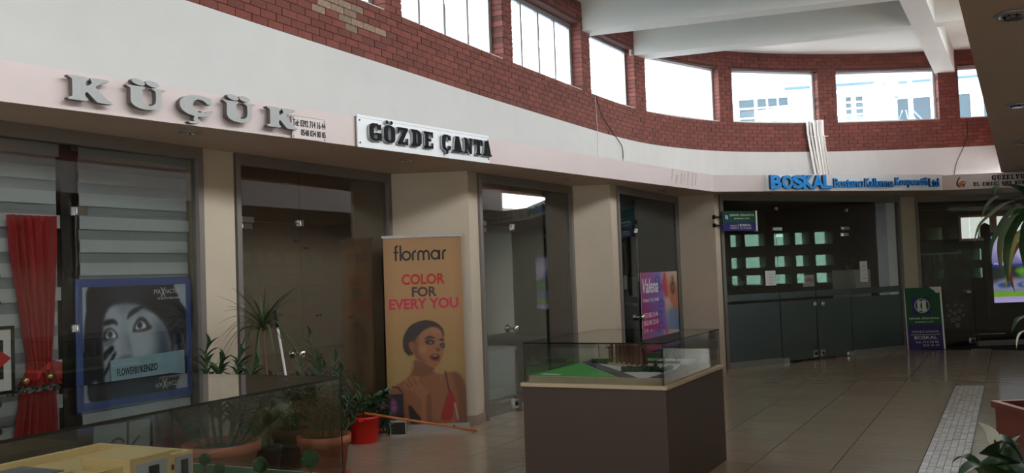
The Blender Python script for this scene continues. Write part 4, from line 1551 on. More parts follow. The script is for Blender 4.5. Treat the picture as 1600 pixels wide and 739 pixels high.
cv.panel('portrait_print', t, .055, 1.02, .06, 1.07, .002)
MB().text('MA', .70, 1.0, .065, .036, -.001, .001).text('X', .762, .975, .05, .075, -.001, .001, .01).text('FACTOR', .812, 1.0, .15, .036, -.001, .001).text('THE MAKE-UP OF MAKE-UP ARTISTS', .73, .955, .235, .016, -.001, .001).build('lettering', 'white', t)

t = G1.thing('display_card', 'pale blue card with small black lettering in front of the portrait poster', 'card', .87, .62, .035)
t.rotation_euler.rotate_axis('Y', math.radians(-1.5))
mat('card_blue', (158, 190, 208), .5)
MB().box(0, .70, .0, .012, 0, .45).build('card', 'card_blue', t)
MB().text('FLOWERBY', .05, .325, .21, .055, -.003, .002).text('KENZO', .265, .325, .16, .055, -.003, .002, .018).build('lettering', 'ink_black', t)
t = G1.thing('display_card', 'white card with two thin grey letters at the foot of the window', 'card', .70, .15, .045)
t.rotation_euler.rotate_axis('Y', math.radians(2))
mat('card_white', (196, 202, 208), .5)
mat('ck_grey', (70, 78, 92), .5)
MB().box(0, .50, .0, .012, 0, .455).build('card', 'card_white', t)
cvs = [(.20 + .07 * math.cos(a), .26 + .085 * math.sin(a)) for a in np.linspace(.6, 5.7, 14)]
MB().tube([(a, -.002, b) for a, b in cvs], .009, 6).build('letter', 'ck_grey', t)
for P in ([(.29, .17), (.29, .47)], [(.29, .24), (.40, .34)], [(.32, .27), (.42, .17)]):
    MB().tube([(a, -.002, b) for a, b in P], .009, 6).build('letter_stroke', 'ck_grey', t)
t = G1.thing('poster', 'pale pink and mauve perfume poster behind the potted plants', 'poster', 1.26, .145, .06)
cv = Canvas(40, 60, (176, 166, 176))
cv.poly([(.1, 1), (.3, .5), (.45, .45), (.4, 1)], (170, 104, 104), 1, 2)
cv.poly([(.55, 1), (.62, .3), (.8, .25), (.78, 1)], (166, 120, 120), 1, 2)
cv.line([(.0, .0), (.12, .55)], .08, (70, 90, 130))
cv.panel('print', t, 0, .42, 0, .62, -.002)
MB().box(0, .42, 0, .01, 0, .62).build('backing', 'paper', t)
t = G1.thing('display_plinth', 'low dark display plinth behind the glass of the first shop', 'plinth', -1.0, 0, .025)
MB().box(0, 2.68, 0, .42, 0, .12).build('plinth_body', 'dark_metal', t)
MB().box(-.0, 2.69, -.004, .43, .12, .135).build('plinth_top', 'black', t)
t = G1.thing('gap_strip', 'black strip standing in for the dark gap between the two zebra blinds', 'strip', .535, .135, .13)  # black piece put where only the dark gap between the blinds shows
MB().box(0, .085, 0, .06, 0, 2.6).build('strip_body', 'black', t)
MB().box(-.01, .095, -.005, .065, 0, .03).build('strip_foot', 'dark_metal', t)

# red tulle drape, gathered near the bottom
m = mat('tulle_red', (176, 12, 26), .8)
b = m.node_tree.nodes['Principled BSDF']
b.inputs['Alpha'].default_value = .86
t = G1.thing('red_drape', 'sheer red tulle drape gathered over the left blind', 'curtain', .27, 1.0, .065)
mb = MB()
NX, NZ = 48, 26
prof = [(1.13, .185), (.9, .175), (.6, .14), (.35, .11), (.15, .085), (.09, .075), (.04, .10), (-.04, .16)]
for j in range(NZ + 1):
    z = 1.13 - (1.17) * j / NZ
    hw = np.interp(-z, [-p[0] for p in prof], [p[1] for p in prof])
    cx = .0 + .035 * (1.13 - z) / 1.13
    for i in range(NX + 1):
        a = i / NX * 2 - 1
        mb.v.append((cx + a * hw, .03 * math.sin(a * 19 + z * 1.5) + .012 * math.sin(a * 41 + 2 * z), z + (.012 * math.sin(a * 13) if j == NZ else 0)))
for j in range(NZ):
    for i in range(NX):
        p = j * (NX + 1) + i
        mb.f.append((p, p + NX + 1, p + NX + 2, p + 1))
        mb.mi.append(0)
        mb.sm.append(True)
mb.build('drape_cloth', 'tulle_red', t)
bow = MB()
for sgn, ln in ((1, .16), (-1, .12)):
    o = len(bow.v)
    for i in range(7):
        q = i / 6
        for dz in (-1, 1):
            bow.v.append((.03 + sgn * ln * q, -.03 - .02 * math.sin(q * 6), .06 + .03 * math.sin(q * 4) * sgn + dz * (.012 + .05 * q)))
    for i in range(6):
        bow.f.append((o + 2 * i, o + 2 * i + 2, o + 2 * i + 3, o + 2 * i + 1))
        bow.mi.append(0)
        bow.sm.append(True)
bow.build('bow', 'tulle_red', t)
# garland with baubles
mat('garland_green', (30, 40, 26), .8)
mat('bauble_copper', (188, 132, 96), .25, .7)
mat('bauble_gold', (206, 178, 110), .25, .8)
t = G1.thing('garland', 'dark green tinsel garland with small baubles under the red drape', 'garland', .06, .80, .13)
gm = MB()
rg_ = random.Random(5)
for k in range(420):
    p = Vector((rg_.uniform(.02, .44), rg_.uniform(-.08, .06), rg_.uniform(0, .17)))
    d = Vector((rg_.gauss(0, 1), rg_.gauss(0, 1), rg_.gauss(0, 1))).normalized()
    s_ = d.cross(Vector((.3, .5, .8))).normalized() * .006
    e = p + d * .045
    gm.add([p - s_, p + s_, e], [(0, 1, 2)])
o = gm.build('needles', 'garland_green', t)
o['kind'] = 'stuff'
for k, (x, z, r_, m_) in enumerate(((.12, .20, .03, 'bauble_copper'), (.30, .21, .026, 'bauble_gold'), (.10, .10, .028, 'bauble_copper'), (.27, .10, .03, 'dark_metal'), (.35, .12, .027, 'dark_metal'), (.19, .03, .025, 'bauble_gold'), (.42, .06, .026, 'bauble_gold'))):
    MB().lathe([(r_ * math.sin(a), -r_ * math.cos(a)) for a in np.linspace(0, math.pi, 9)], 14, (x, -.09, z)).build('bauble', m_, t)
MB().box(0, .46, -.07, .05, -.03, -.005).build('shelf', 'black', t)

# pictures at the left edge of the first window
t = G1.thing('framed_picture', 'white picture with a red arrow in a black frame, left edge of the first window', 'picture', -.43, .93, .03)
fr = MB()
fr.box(0, .53, 0, .02, 0, .022).box(0, .53, 0, .02, .428, .45).box(0, .022, 0, .02, .022, .428).box(.508, .53, 0, .02, .022, .428)
fr.build('frame', 'black', t)
MB().box(.02, .51, .008, .014, .02, .43).build('picture_sheet', 'paper', t)
MB().box(.12, .452, .004, .008, .10, .36).build('black_square', 'ink_black', t)
mat('arrow_red', (206, 24, 28), .4)
MB().plate([(.40, .16), (.505, .235), (.40, .31)], .001, .004).build('red_arrow', 'arrow_red', t)
mat('photo_tan', (176, 140, 110), .5)
for k, z in enumerate((1.42, 1.60)):
    t = G1.thing('small_photo', ('lower' if k == 0 else 'upper') + ' of two small tan photo prints above the red arrow picture', 'photo', -.22, z, .05)
    MB().box(0, .205, .002, .008, 0, .15).build('print_sheet', 'photo_tan', t)
    MB().plate(ellp(.19, .115, .05, .03), -.001, .002).build('dark_hair', 'ink_black', t)
    MB().box(0, .205, .0, .002, .14, .15).build('white_edge', 'paper', t)
t = G1.thing('small_photo', 'small tan photo print low at the left edge behind the display case glass', 'photo', -.22, .66, .05)
MB().box(0, .21, .002, .008, 0, .2).build('print_sheet', 'photo_tan', t)
MB().plate(ellp(.17, .09, .04, .08), -.001, .002).build('dark_hair', 'ink_black', t)

# pink and blue poster on the teal shop front
t = G4.thing('poster', 'pink and blue gift shop poster with white script on the teal glass', 'poster', .80, .42, -.012)
cv = Canvas(70, 96, (150, 60, 120))
cv.a[..., 0] = np.interp(cv.U * .6 + cv.Vv * .4, [0, .3, .6, 1], [170, 130, 120, 190])
cv.a[..., 1] = np.interp(cv.U * .7 + (1 - cv.Vv) * .3, [0, .4, .8, 1], [30, 90, 140, 160])
cv.a[..., 2] = np.interp(cv.U, [0, .5, 1], [120, 190, 200])
cv.poly([(0, .5), (.45, .6), (.5, 1), (0, 1)], (196, 36, 106), .7, 6)
cv.poly([(.58, 0), (1, 0), (1, .45), (.75, .4), (.62, .2)], (206, 188, 170), 1, 3)
cv.poly([(.7, .1), (1, .2), (1, .5), (.8, .6), (.66, .4)], (186, 92, 52), .7, 6)
cv.poly([(.6, .3), (.68, .3), (.92, .62), (.9, .8), (.7, .78)], (220, 190, 170), .9, 2)
cv.poly([(.68, .55), (.85, .5), (1, .65), (1, .9), (.75, .9)], (64, 120, 168), .7, 3)
for k, (u_, v_) in enumerate(((.42, .1), (.48, .2), (.52, .42), (.46, .55), (.5, .7), (.44, .85))):
    cv.ell(u_, v_, .06, .045, (60, 44, 110), .9, 1)
    cv.ell(u_, v_, .035, .025, (150, 150, 210), .9, 1)
cv.poly([(.62, .0), (.66, .0), (.7, .3), (.64, .34), (.56, .2)], (190, 40, 70), .8, 1)
cv.ell(.86, .22, .06, .09, (46, 36, 34), .9, 1)
cv.ell(.86, .22, .03, .05, (150, 110, 80), .9, 1)
cv.poly([(.84, .1), (.86, .05), (.88, .1), (.86, .14)], (46, 36, 34), .9, 1)
cv.panel('printed_sheet', t, 0, 1.70, 0, 1.14, -.002)
MB().box(0, 1.70, 0, .006, 0, 1.14).build('backing', 'paper', t)
MB().text('Valena', .06, .84, .68, .21, -.006, .002, .012, shear=.25).text('Unisex City Vadili', .06, .70, .68, .07, -.006, .002).text('0533 862 15 44', .06, .49, .62, .07, -.006, .002).text('0533 841 22 10', .06, .38, .62, .07, -.006, .002).text('Lefkoşa Yolu Çarşı', .06, .10, .68, .08, -.006, .002).build('lettering', 'white', t)
# ================================================================== DISPLAY CASES WITH ARCHITECTURAL MODELS
mat('case_brown', (80, 67, 59), .55, noise=.04, nscale=4)
mat('case_trim', (206, 186, 156), .5)
mat('board_wood', (176, 158, 130), .5, noise=.12, nscale=10, stretch=(.4, 3, 3))
mat('lawn', (72, 168, 70), .8, noise=.12, nscale=60)
mat('road_grey', (72, 72, 74), .8)
mat('paving_white', (214, 208, 208), .7)
mat('slab_brown', (92, 44, 34), .5, rand=.15)
mat('tree_green', (38, 82, 44), .9)
mat('hedge_green', (28, 58, 34), .9)
mat('model_beige', (222, 192, 134), .6)
mat('model_grey', (176, 178, 180), .55)
mat('model_roof', (104, 108, 116), .6)
mat('model_glass', (36, 42, 48), .2)


def display_case(label, loc, rz, lx, ly, zb, zt, body_front=True):
    t = thing('display_case', label, 'case', loc, rz)
    MB().box(0, lx, 0, ly, 0, zb - .025).build('pedestal', 'case_brown', t)
    MB().box(-.012, lx + .012, -.012, ly + .012, zb - .025, zb).build('pedestal_trim', 'case_trim', t)
    e = .008
    for nm, (x0, x1, y0, y1) in (('front', (.015, lx - .015, .015, .015 + e)), ('back', (.015, lx - .015, ly - .015 - e, ly - .015)), ('side', (.015, .015 + e, .015 + e, ly - .015 - e)), ('side', (lx - .015 - e, lx - .015, .015 + e, ly - .015 - e))):
        MB().box(x0, x1, y0, y1, zb, zt - e).build('glass_' + nm, 'case_glass', t)
    top = MB().box(.012, lx - .012, .012, ly - .012, zt - e, zt).build('glass_top', 'case_glass', t)
    for k, (x0, x1, y0, y1) in enumerate(((.011, lx - .011, .0105, .0125), (.011, lx - .011, ly - .0125, ly - .0105), (.0105, .0125, .011, ly - .011), (lx - .0125, lx - .0105, .011, ly - .011))):
        MB().box(x0, x1, y0, y1, zt - e - .001, zt + .0005).build('polished_edge', 'case_glass_edge', t)
    for x in (.013, lx - .017):
        for y in (.013, ly - .017):
            MB().box(x, x + .004, y, y + .004, zb, zt - e).build('corner_seam', 'case_glass_edge', t)
    return t


def ball(mb, c, r, n=7, m=10, jit=.0, rnd_=random, squash=1.0):
    o = len(mb.v)
    for i in range(n + 1):
        a = math.pi * i / n
        for k in range(m):
            b = 2 * math.pi * k / m
            rr = r * (1 + rnd_.uniform(-jit, jit))
            mb.v.append((c[0] + rr * math.sin(a) * math.cos(b), c[1] + rr * math.sin(a) * math.sin(b), c[2] - rr * squash * math.cos(a)))
    for i in range(n):
        for k in range(m):
            k2 = (k + 1) % m
            mb.f.append((o + i * m + k, o + i * m + k2, o + (i + 1) * m + k2, o + (i + 1) * m + k))
            mb.mi.append(0)
            mb.sm.append(jit == 0)
    return mb


# far case: monument model on a lawn
az2 = math.atan2(-.47, .88)
C2 = (.04, 6.97, 0)
display_case('brown display case with a green lawn and slab monument model under its glass', C2, az2, 1.12, 1.46, .785, 1.085)
t = thing('site_model', 'scale model of a monument of brown slabs on a green lawn in the glass case', 'model', (C2[0], C2[1], .785), az2)
MB().box(.035, 1.085, .035, 1.425, 0, .048).build('base_board', 'board_wood', t)
zt = .048
MB().prism([(.04, .04), (1.08, .04), (1.08, 1.42), (.04, 1.42)], zt, zt + .002).build('paving', 'paving_white', t)
zt += .002
MB().prism([(.042, .042), (.74, .042), (.55, .30), (.30, .62), (.042, .98)], zt, zt + .003).build('lawn', 'lawn', t)
MB().prism([(.042, 1.22), (.30, 1.0), (.62, 1.25), (.62, 1.415), (.042, 1.415)], zt, zt + .003).build('lawn', 'lawn', t)
MB().prism([(.75, .042), (.90, .042), (.62, .42), (.34, .78), (.042, 1.18), (.042, 1.0), (.31, .63), (.56, .31)], zt, zt + .002).build('road', 'road_grey', t)
MB().prism([(.98, .042), (1.078, .042), (1.078, 1.415), (.92, 1.415), (.92, 1.0), (1.0, .6)], zt, zt + .002).build('road', 'road_grey', t)
MB().prism([(.10, .10), (.26, .075), (.27, .13), (.11, .16)], zt + .003, zt + .006).build('label_card', 'paper', t)
MB().prism([(.33, .88), (.72, .60), (.82, .70), (.42, .99)], zt, zt + .018).build('plinth', 'board_wood', t)
slab_me = MB().box(-.007, .007, -.014, .014, 0, .15).mesh('slab', 'slab_brown')
for k in range(7):
    for r_ in (0, 1):
        if r_ == 1 and k == 6:
            continue
        f = k / 6
        o = link('slab', slab_me, t)
        o.location = (.36 + .36 * f + .05 * r_, .905 - .26 * f + .055 * r_, zt + .018)
        o.rotation_euler = (0, 0, random.uniform(-.3, .3))
        o.scale = (1, 1, 1 + .06 * math.sin(k * 1.7 + r_))
MB().tube([(.27, 1.07, zt), (.27, 1.07, zt + .115)], .006, 6).build('palm_trunk', 'slab_brown', t)
pc = MB()
for k in range(9):
    a = 2 * math.pi * k / 9
    p = [Vector((.27, 1.07, zt + .115)), Vector((.27 + .025 * math.cos(a), 1.07 + .025 * math.sin(a), zt + .13)), Vector((.27 + .05 * math.cos(a), 1.07 + .05 * math.sin(a), zt + .112))]
    s_ = Vector((-math.sin(a), math.cos(a), 0)) * .008
    pc.add([p[0] - s_ * .4, p[0] + s_ * .4, p[1] + s_, p[1] - s_, p[2]], [(0, 1, 2, 3), (3, 2, 4)])
pc.build('palm_crown', 'hedge_green', t)
rr = random.Random(4)
for (x0, y0, x1, y1, h) in ((.16, 1.0, .33, .93, .035), (.66, .40, .92, .45, .04), (.95, .40, .96, .62, .03)):
    hb = MB()
    n = 14
    for i in range(n):
        f = i / (n - 1)
        ball(hb, (x0 + (x1 - x0) * f + rr.uniform(-.01, .01), y0 + (y1 - y0) * f + rr.uniform(-.012, .012), zt + h * .45), h * .6, 4, 6, .25, rr)
    hb.build('hedge', 'hedge_green', t)
for (x, y, h) in ((.86, .55, .08), (.80, .93, .16), (.88, .98, .14)):
    tb = MB()
    tb.lathe([(.004, 0), (.004, h * .3), (h * .16, h * .32), (h * .2, h * .5), (h * .12, h * .75), (.001, h)], 8, (x, y, zt))
    tb.build('tree', 'hedge_green', t)
MB().box(.62, .90, 1.02, 1.03, zt, zt + .02).box(.62, .9, 1.02, 1.06, zt + .075, zt + .085).build('canopy', 'slab_brown', t)
MB().box(.955, 1.0, .9, 1.2, zt, zt + .02).build('low_wall', 'paving_white', t)

# near case: beige flat-roofed building model
az1 = math.radians(90 - 26.5)
C1 = (-1.88, 1.553, 0)
display_case('glass display case in the left foreground holding a beige building model', C1, az1, 2.6, 1.0, .785, 1.20)
t = thing('site_model', 'beige flat-roofed building model with small trees in the foreground glass case', 'model', (C1[0], C1[1], .785), az1)
MB().box(.04, 2.56, .04, .96, 0, .015).build('base_board', 'paving_white', t)
MB().prism([(.05, .05), (2.5, .05), (2.5, .30), (.05, .30)], .015, .018).build('road', 'road_grey', t)
z0 = .015
b = MB()
b.box(.30, 2.12, .40, .90, z0, .150)
b.build('building_body', 'model_beige', t)
pw = MB()
for (x0, x1, y0, y1) in ((.29, 2.13, .885, .91), (2.105, 2.13, .39, .885), (.29, 2.105, .39, .412), (.29, .315, .412, .885)):
    pw.box(x0, x1, y0, y1, z0, .178)
    pw.build('parapet', 'model_beige', t)
    pw = MB()
MB().box(1.80, 1.99, .355, .60, z0, .196).build('tower_block', 'model_beige', t)
MB().box(1.795, 1.995, .35, .605, .196, .204).build('tower_cap', 'model_beige', t)
MB().box(1.00, 1.68, .50, .76, .15, .182).build('roof_box', 'model_beige', t)
MB().box(1.02, 1.66, .52, .74, .182, .186).build('roof_panel', 'model_roof', t)
for (x0, x1) in ((1.825, 1.965), (2.04, 2.12)):
    MB().box(x0, x1, .35 if x0 < 2 else .384, .36 if x0 < 2 else .392, .03, .18 if x0 < 2 else .165).build('facade_panel', 'model_grey', t)
for (x0, x1, za, zb, y) in ((1.88, 1.925, .05, .165, .346), (2.065, 2.098, .05, .15, .381), (2.0, 2.012, .12, .14, .386), (2.016, 2.032, .12, .14, .386), (1.3, 1.4, .05, .14, .386), (1.5, 1.6, .05, .14, .386), (1.1, 1.2, .05, .14, .386), (.9, 1.0, .05, .14, .386)):
    MB().box(x0, x1, y, y + .006, za, zb).build('window', 'model_glass', t)
for (x, y, h) in ((2.30, .42, .075), (2.34, .24, .10), (2.46, .08, .115), (2.42, .62, .08), (1.5, .2, .08)):
    tb = MB()
    tb.tube([(x, y, z0), (x, y, z0 + h * .5)], .004, 6)
    tr = tb.build('tree_trunk', 'slab_brown', t)
    ball(MB(), (x, y, z0 + h * .7), h * .32, 6, 9, .12, rr).build('tree_crown', 'tree_green', tr)
MB().prism([(2.18, .12), (2.54, .12), (2.54, .9), (2.18, .9)], .0155, .018).build('lawn', 'tree_green', t)
MB().box(2.15, 2.165, .06, .92, .015, .028).build('kerb', 'white', t)

# ================================================================== POTS AND PLANTS
mat('terracotta', (168, 96, 68), .7, noise=.10, nscale=9)
mat('terracotta_dark', (104, 58, 44), .7, noise=.12, nscale=9)
mat('brown_plastic', (62, 40, 34), .5)
mat('red_plastic', (206, 24, 18), .35)
mat('soil', (48, 36, 28), .95, noise=.3, nscale=40)
mat('leaf_dark', (44, 70, 40), .35, noise=.12, nscale=8, rand=.18)
mat('leaf_mid', (56, 92, 52), .4, noise=.12, nscale=8, rand=.2)
mat('leaf_olive', (74, 88, 50), .45, noise=.1, nscale=8, rand=.2)
mat('leaf_yellow', (150, 150, 70), .5)
mat('leaf_brown', (146, 84, 40), .7)
mat('stem_green', (66, 84, 48), .6)
mat('stem_brown', (120, 96, 68), .8)
mat('spathe', (236, 234, 214), .5)


def pot(parent, r, h, m, rim=.03, base=.72, saucer=False, name='pot'):
    mb = MB()
    rb_ = r * base
    mb.lathe([(0, 0), (rb_, 0), (r * .97, h - rim * 1.6), (r * 1.06, h - rim * 1.5), (r * 1.08, h), (r * .98, h), (r * .93, h - rim), (rb_ * .93, .03), (0, .03)], 32)
    p = mb.build(name, m, parent)
    MB().lathe([(0, h - .045), (r * .6, h - .04), (r * .935, h - .05)], 24).build('soil', 'soil', parent)
    if saucer:
        MB().lathe([(0, .001), (rb_ * 1.15, .001), (rb_ * 1.32, .03), (rb_ * 1.26, .03), (rb_ * 1.1, .01), (0, .01)], 32).build('saucer', m, parent)
    return p


def strap(P, wd, fold=.25, n=10):
    """leaf blade along a 3-D path: width swells then tapers, folded along the midrib"""
    P = [Vector(p) for p in P]
    Q = []
    N = len(P)
    for i in range(N - 1):
        a, b, c, d = P[max(i - 1, 0)], P[i], P[i + 1], P[min(i + 2, N - 1)]
        k_ = max(2, n // (N - 1))
        for k in range(k_):
            s_ = k / k_
            Q.append(.5 * (2 * b + (c - a) * s_ + (2 * a - 5 * b + 4 * c - d) * s_ * s_ + (3 * b - a - 3 * c + d) * s_ ** 3))
    Q.append(P[-1])
    mb = MB()
    m_ = len(Q)
    for i, p in enumerate(Q):
        f = i / (m_ - 1)
        tn = (Q[min(i + 1, m_ - 1)] - Q[max(i - 1, 0)]).normalized()
        sd = tn.cross(Vector((0, 0, 1)))
        if sd.length < .15:
            sd = Vector((1, 0, 0))
        sd.normalize()
        nr = sd.cross(tn)
        ww = wd * .5 * (min(1, .35 + f * 3.2)) * max(.02, (1 - max(0, (f - .45) / .55) ** 1.6))
        mb.v += [tuple(p - sd * ww + nr * ww * fold), tuple(p - nr * .001), tuple(p + sd * ww + nr * ww * fold)]
    for i in range(m_ - 1):
        a = 3 * i
        mb.f += [(a, a + 1, a + 4, a + 3), (a + 1, a + 2, a + 5, a + 4)]
        mb.mi += [0, 0]
        mb.sm += [True, True]
    return mb


def oval_leaf(L, W, curl=.12):
    """a stalkless oval leaf along +x"""
    P = [(L * f, 0, curl * L * math.sin(f * 2.4) - curl * L * f) for f in np.linspace(0, 1, 5)]
    mb = MB()
    n = 7
    for i in range(n):
        f = i / (n - 1)
        ww = W * .5 * math.sin(math.pi * min(1, f * .92 + .04)) ** .8
        z = curl * L * math.sin(f * 2.6)
        mb.v += [(L * f, -ww, z + ww * .35), (L * f, 0, z), (L * f, ww, z + ww * .35)]
    for i in range(n - 1):
        a = 3 * i
        mb.f += [(a, a + 1, a + 4, a + 3), (a + 1, a + 2, a + 5, a + 4)]
        mb.mi += [0, 0]
        mb.sm += [True, True]
    return mb


zz_leaf = [oval_leaf(.105, .046).mesh('leaf', 'leaf_dark'), oval_leaf(.095, .044, .2).mesh('leaf', 'leaf_dark'), oval_leaf(.10, .046).mesh('leaf', 'leaf_mid')]


def zz_stem(parent, base, tip, bow, n=9, r=.007, rnd_=random, sc=1.0):
    base, tip = Vector(base), Vector(tip)
    P = [base + (tip - base) * f + Vector(bow) * math.sin(math.pi * f) for f in np.linspace(0, 1, 8)]
    st = MB().tube(P, [r * (1.25 - .8 * i / 7) for i in range(8)], 6).build('stem', 'stem_green', parent)
    tn_all = (tip - base).normalized()
    n = int(n * 1.7)
    for k in range(n):
        f = .22 + .78 * k / (n - 1)
        i = min(6, int(f * 7))
        p = P[i].lerp(P[i + 1], f * 7 - i)
        tn = (P[i + 1] - P[i]).normalized()
        sd = tn.cross(Vector((0, 0, 1)) if abs(tn.z) < .9 else Vector((0, 1, 0))).normalized()
        ax = sd * (1 if k % 2 else -1) * .8 + tn * .65 + Vector((rnd_.uniform(-.2, .2), rnd_.uniform(-.2, .2), rnd_.uniform(-.1, .2)))
        if k == n - 1:
            ax = tn
        x = ax.normalized()
        z = (tn - x * tn.dot(x)).normalized() if abs(tn.dot(x)) < .99 else x.orthogonal().normalized()
        y = z.cross(x)
        s_ = sc * rnd_.uniform(.95, 1.35)
        o = link('leaf', zz_leaf[rnd_.randrange(3)], st)
        o.matrix_local = Matrix(((x.x * s_, y.x * s_, z.x * s_, p.x), (x.y * s_, y.y * s_, z.y * s_, p.y), (x.z * s_, y.z * s_, z.z * s_, p.z), (0, 0, 0, 1)))


rp = random.Random(21)
# wide pot on the left with arching glossy stems
t = thing('potted_plant', 'wide terracotta pot of thick arching glossy stems behind the foreground case', 'plant', (-2.36, 7.36, 0), 0)
pot(t, .285, .36, 'terracotta', .05, .8)
for k, (tx, ty, tz) in enumerate(((-.12, .02, 1.08), (.12, .1, 1.0), (.02, -.08, .96), (.26, -.02, .90), (-.2, -.1, .82), (.36, .05, .72), (-.05, .12, .9), (.2, -.15, .74), (.42, -.1, .56), (-.26, -.2, .62))):
    zz_stem(t, (tx * .35, ty * .4, .32), (tx, ty, tz), (tx * .12, 0, .03), 12, .011, rp, 1.25)
# spiky dracaena behind it
t = thing('dracaena', 'spiky thin-leaved dracaena with a drooping crown before the brown glass', 'plant', (-2.10, 7.78, 0), 0)
pot(t, .105, .24, 'brown_plastic', .03, .75)
top = Vector((.0, -.08, 1.26))
MB().tube([(0, 0, .22), (.02, 0, .6), (-.01, .0, 1.0), top], [.014, .013, .012, .011], 8).build('stem', 'stem_brown', t)
for k in range(46):
    a = 2.399 * k
    up = (k / 46)
    L = rp.uniform(.34, .46)
    el = 1.25 - 1.55 * (1 - up) + rp.uniform(-.12, .12)
    d = Vector((math.cos(a), math.sin(a) * .45 - .28, 0))
    P = []
    drp = 1.35 * (1 - up) + .12
    for f in np.linspace(0, 1, 6):
        P.append(top + d * L * (f * math.cos(el * .7)) + Vector((0, 0, L * (math.sin(el) * f - drp * .55 * f * f + .25 * (1 - up) * math.sin(math.pi * f)))) + Vector((0, 0, -.06 * (1 - up))))
    strap(P, .017 if k % 3 else .021, .3).build('leaf', ('leaf_olive', 'leaf_dark')[k % 2], t)
# dark square-ish pot in the middle
t = thing('potted_plant', 'leafy plant in a dark brown pot between the two terracotta pots', 'plant', (-1.98, 8.06, 0), 0)
pot(t, .155, .34, 'terracotta_dark', .05, .82)
for k in range(9):
    a = 2 * math.pi * k / 9 + .3
    zz_stem(t, (.04 * math.cos(a), .04 * math.sin(a), .3), (.26 * math.cos(a) * (1 if k % 2 else .6), .2 * math.sin(a), .52 + .24 * rp.random()), (.02, 0, .07), 8, .005, rp, .9)
# front terracotta pot with many thin stems
t = thing('potted_plant', 'round terracotta pot of thin upright stems at the corner of the foreground case', 'plant', (-1.60, 7.62, 0), 0)
pot(t, .205, .345, 'terracotta', .045, .78, True)
for k in range(15):
    a = 2.4 * k
    rr_ = .05 + .10 * (k / 15)
    tx, ty = (.10 + .26 * (k / 15)) * math.cos(a), .22 * math.sin(a)
    tz = .95 - .35 * (k / 15) + rp.uniform(-.06, .06)
    zz_stem(t, (rr_ * math.cos(a), rr_ * math.sin(a), .3), (tx, ty, tz), (tx * .15, 0, .04), 9, .005, rp, .85)
zz_stem(t, (-.02, .05, .3), (-.12, .06, 1.14), (.03, 0, 0), 13, .006, rp, .9)
# red bucket with trailing plant
t = thing('red_bucket', 'round red plastic bucket planted with dark trailing leaves beside the banner', 'bucket', (-1.53, 9.18, 0), 0)
mb = MB()
R_ = .165
mb.lathe([(0, 0), (.125, 0), (.128, .004), (R_, .235), (R_ + .012, .238), (R_ + .014, .262), (R_ - .004, .262), (R_ - .008, .235), (.12, .012), (0, .012)], 32)
mb.build('bucket_body', 'red_plastic', t)
MB().lathe([(0, .22), (R_ * .95, .215)], 20).build('soil', 'soil', t)
MB().box(-.02, .02, -R_ - .02, -R_ - .005, .225, .27).build('handle_lug', 'red_plastic', t)
for k in range(14):
    a = 2.4 * k
    tx, ty = (.16 + .12 * rp.random()) * math.cos(a), .18 * math.sin(a)
    zz_stem(t, (.05 * math.cos(a), .05 * math.sin(a), .2), (tx, ty, .34 + .13 * rp.random() if k % 4 else .16), (tx * .25, ty * .2, .10), 9, .004, rp, .8)
# cloth on the floor beside the bucket
mat('cloth_plum', (92, 44, 60), .9)
cl_ = MB()
ball(cl_, (0, 0, .035), .06, 6, 10, .25, rp, .6)
o = cl_.build('floor_cloth', 'cloth_plum')
o.location = (-1.70, 9.05, 0)
tag(o, 'crumpled plum-coloured cloth on the floor left of the red bucket', 'cloth')

# wooden stick resting on the bucket, mop pole against the glass
mat('stick_wood', (186, 110, 52), .5, noise=.1, nscale=20)
t = thing('broom_stick', 'orange wooden stick slanting from the red bucket to the floor', 'stick', (0, 0, 0), 0)
MB().tube([(-1.50, 9.04, .305), (-.44, 9.54, .013)], .0125, 10).build('stick', 'stick_wood', t)
MB().lathe([(0, -.016), (.014, -.014), (.014, .01), (0, .012)], 10, (-.66, 9.43, .05)).build('stick_cap', 'dark_metal', t)
t.children[-1].location = (.0, .01, .03)
t = thing('mop', 'white mop pole with a black grip leaning on the brown glass', 'mop', (0, 0, 0), 0)
pb, pt_ = Vector((-1.97, 8.30, .05)), Vector((-2.155, 8.30, 1.36))
MB().tube([pb, pb.lerp(pt_, .88)], .011, 10).build('pole', 'white', t)
MB().tube([pb.lerp(pt_, .88), pt_], .015, 10).build('grip', 'black', t)
mat('mop_blue', (96, 112, 150), .9)
mb = MB()
for k in range(26):
    a = 2 * math.pi * k / 26
    mb.tube([pb, pb + Vector((.05 * math.cos(a), .04 * math.sin(a), .0)), pb + Vector((.13 * math.cos(a), .08 * math.sin(a), -.04))], .008, 5)
o = mb.build('mop_strands', 'mop_blue', t)
o['kind'] = 'stuff'

# red-brown planter with a corn plant at the right edge
mat('planter_brown', (104, 48, 34), .5, noise=.06, nscale=5)
mat('planter_rim', (196, 150, 132), .45)
t = thing('planter', 'square red-brown planter box with a thick pale rim at the right edge', 'planter', (3.46, 6.80, 0), math.radians(-2))
PW = .95
pb_ = MB()
for (x0, x1, y0, y1) in ((.02, PW, -.02, .0), (.02, PW, -PW, -PW + .02), (.02, .04, -PW + .02, -.02), (PW - .02, PW, -PW + .02, -.02)):
    pb_.box(x0, x1, y0 - .02, y1 - .02, .0, .50)
    pb_.build('planter_side', 'planter_brown', t)
    pb_ = MB()
for (x0, x1, y0, y1) in ((-.0, PW + .02, -.045, .0), (-.0, PW + .02, -PW - .04, -PW + .005), (-.0, .045, -PW + .005, -.045), (PW - .025, PW + .02, -PW + .005, -.045)):
    MB().box(x0, x1, y0, y1, .505, .55).build('planter_rim', 'planter_brown', t)
    MB().box(x0 + .002, x1 - .002, y0 + .002, y1 - .002, .55, .553).build('rim_top', 'planter_rim', t)
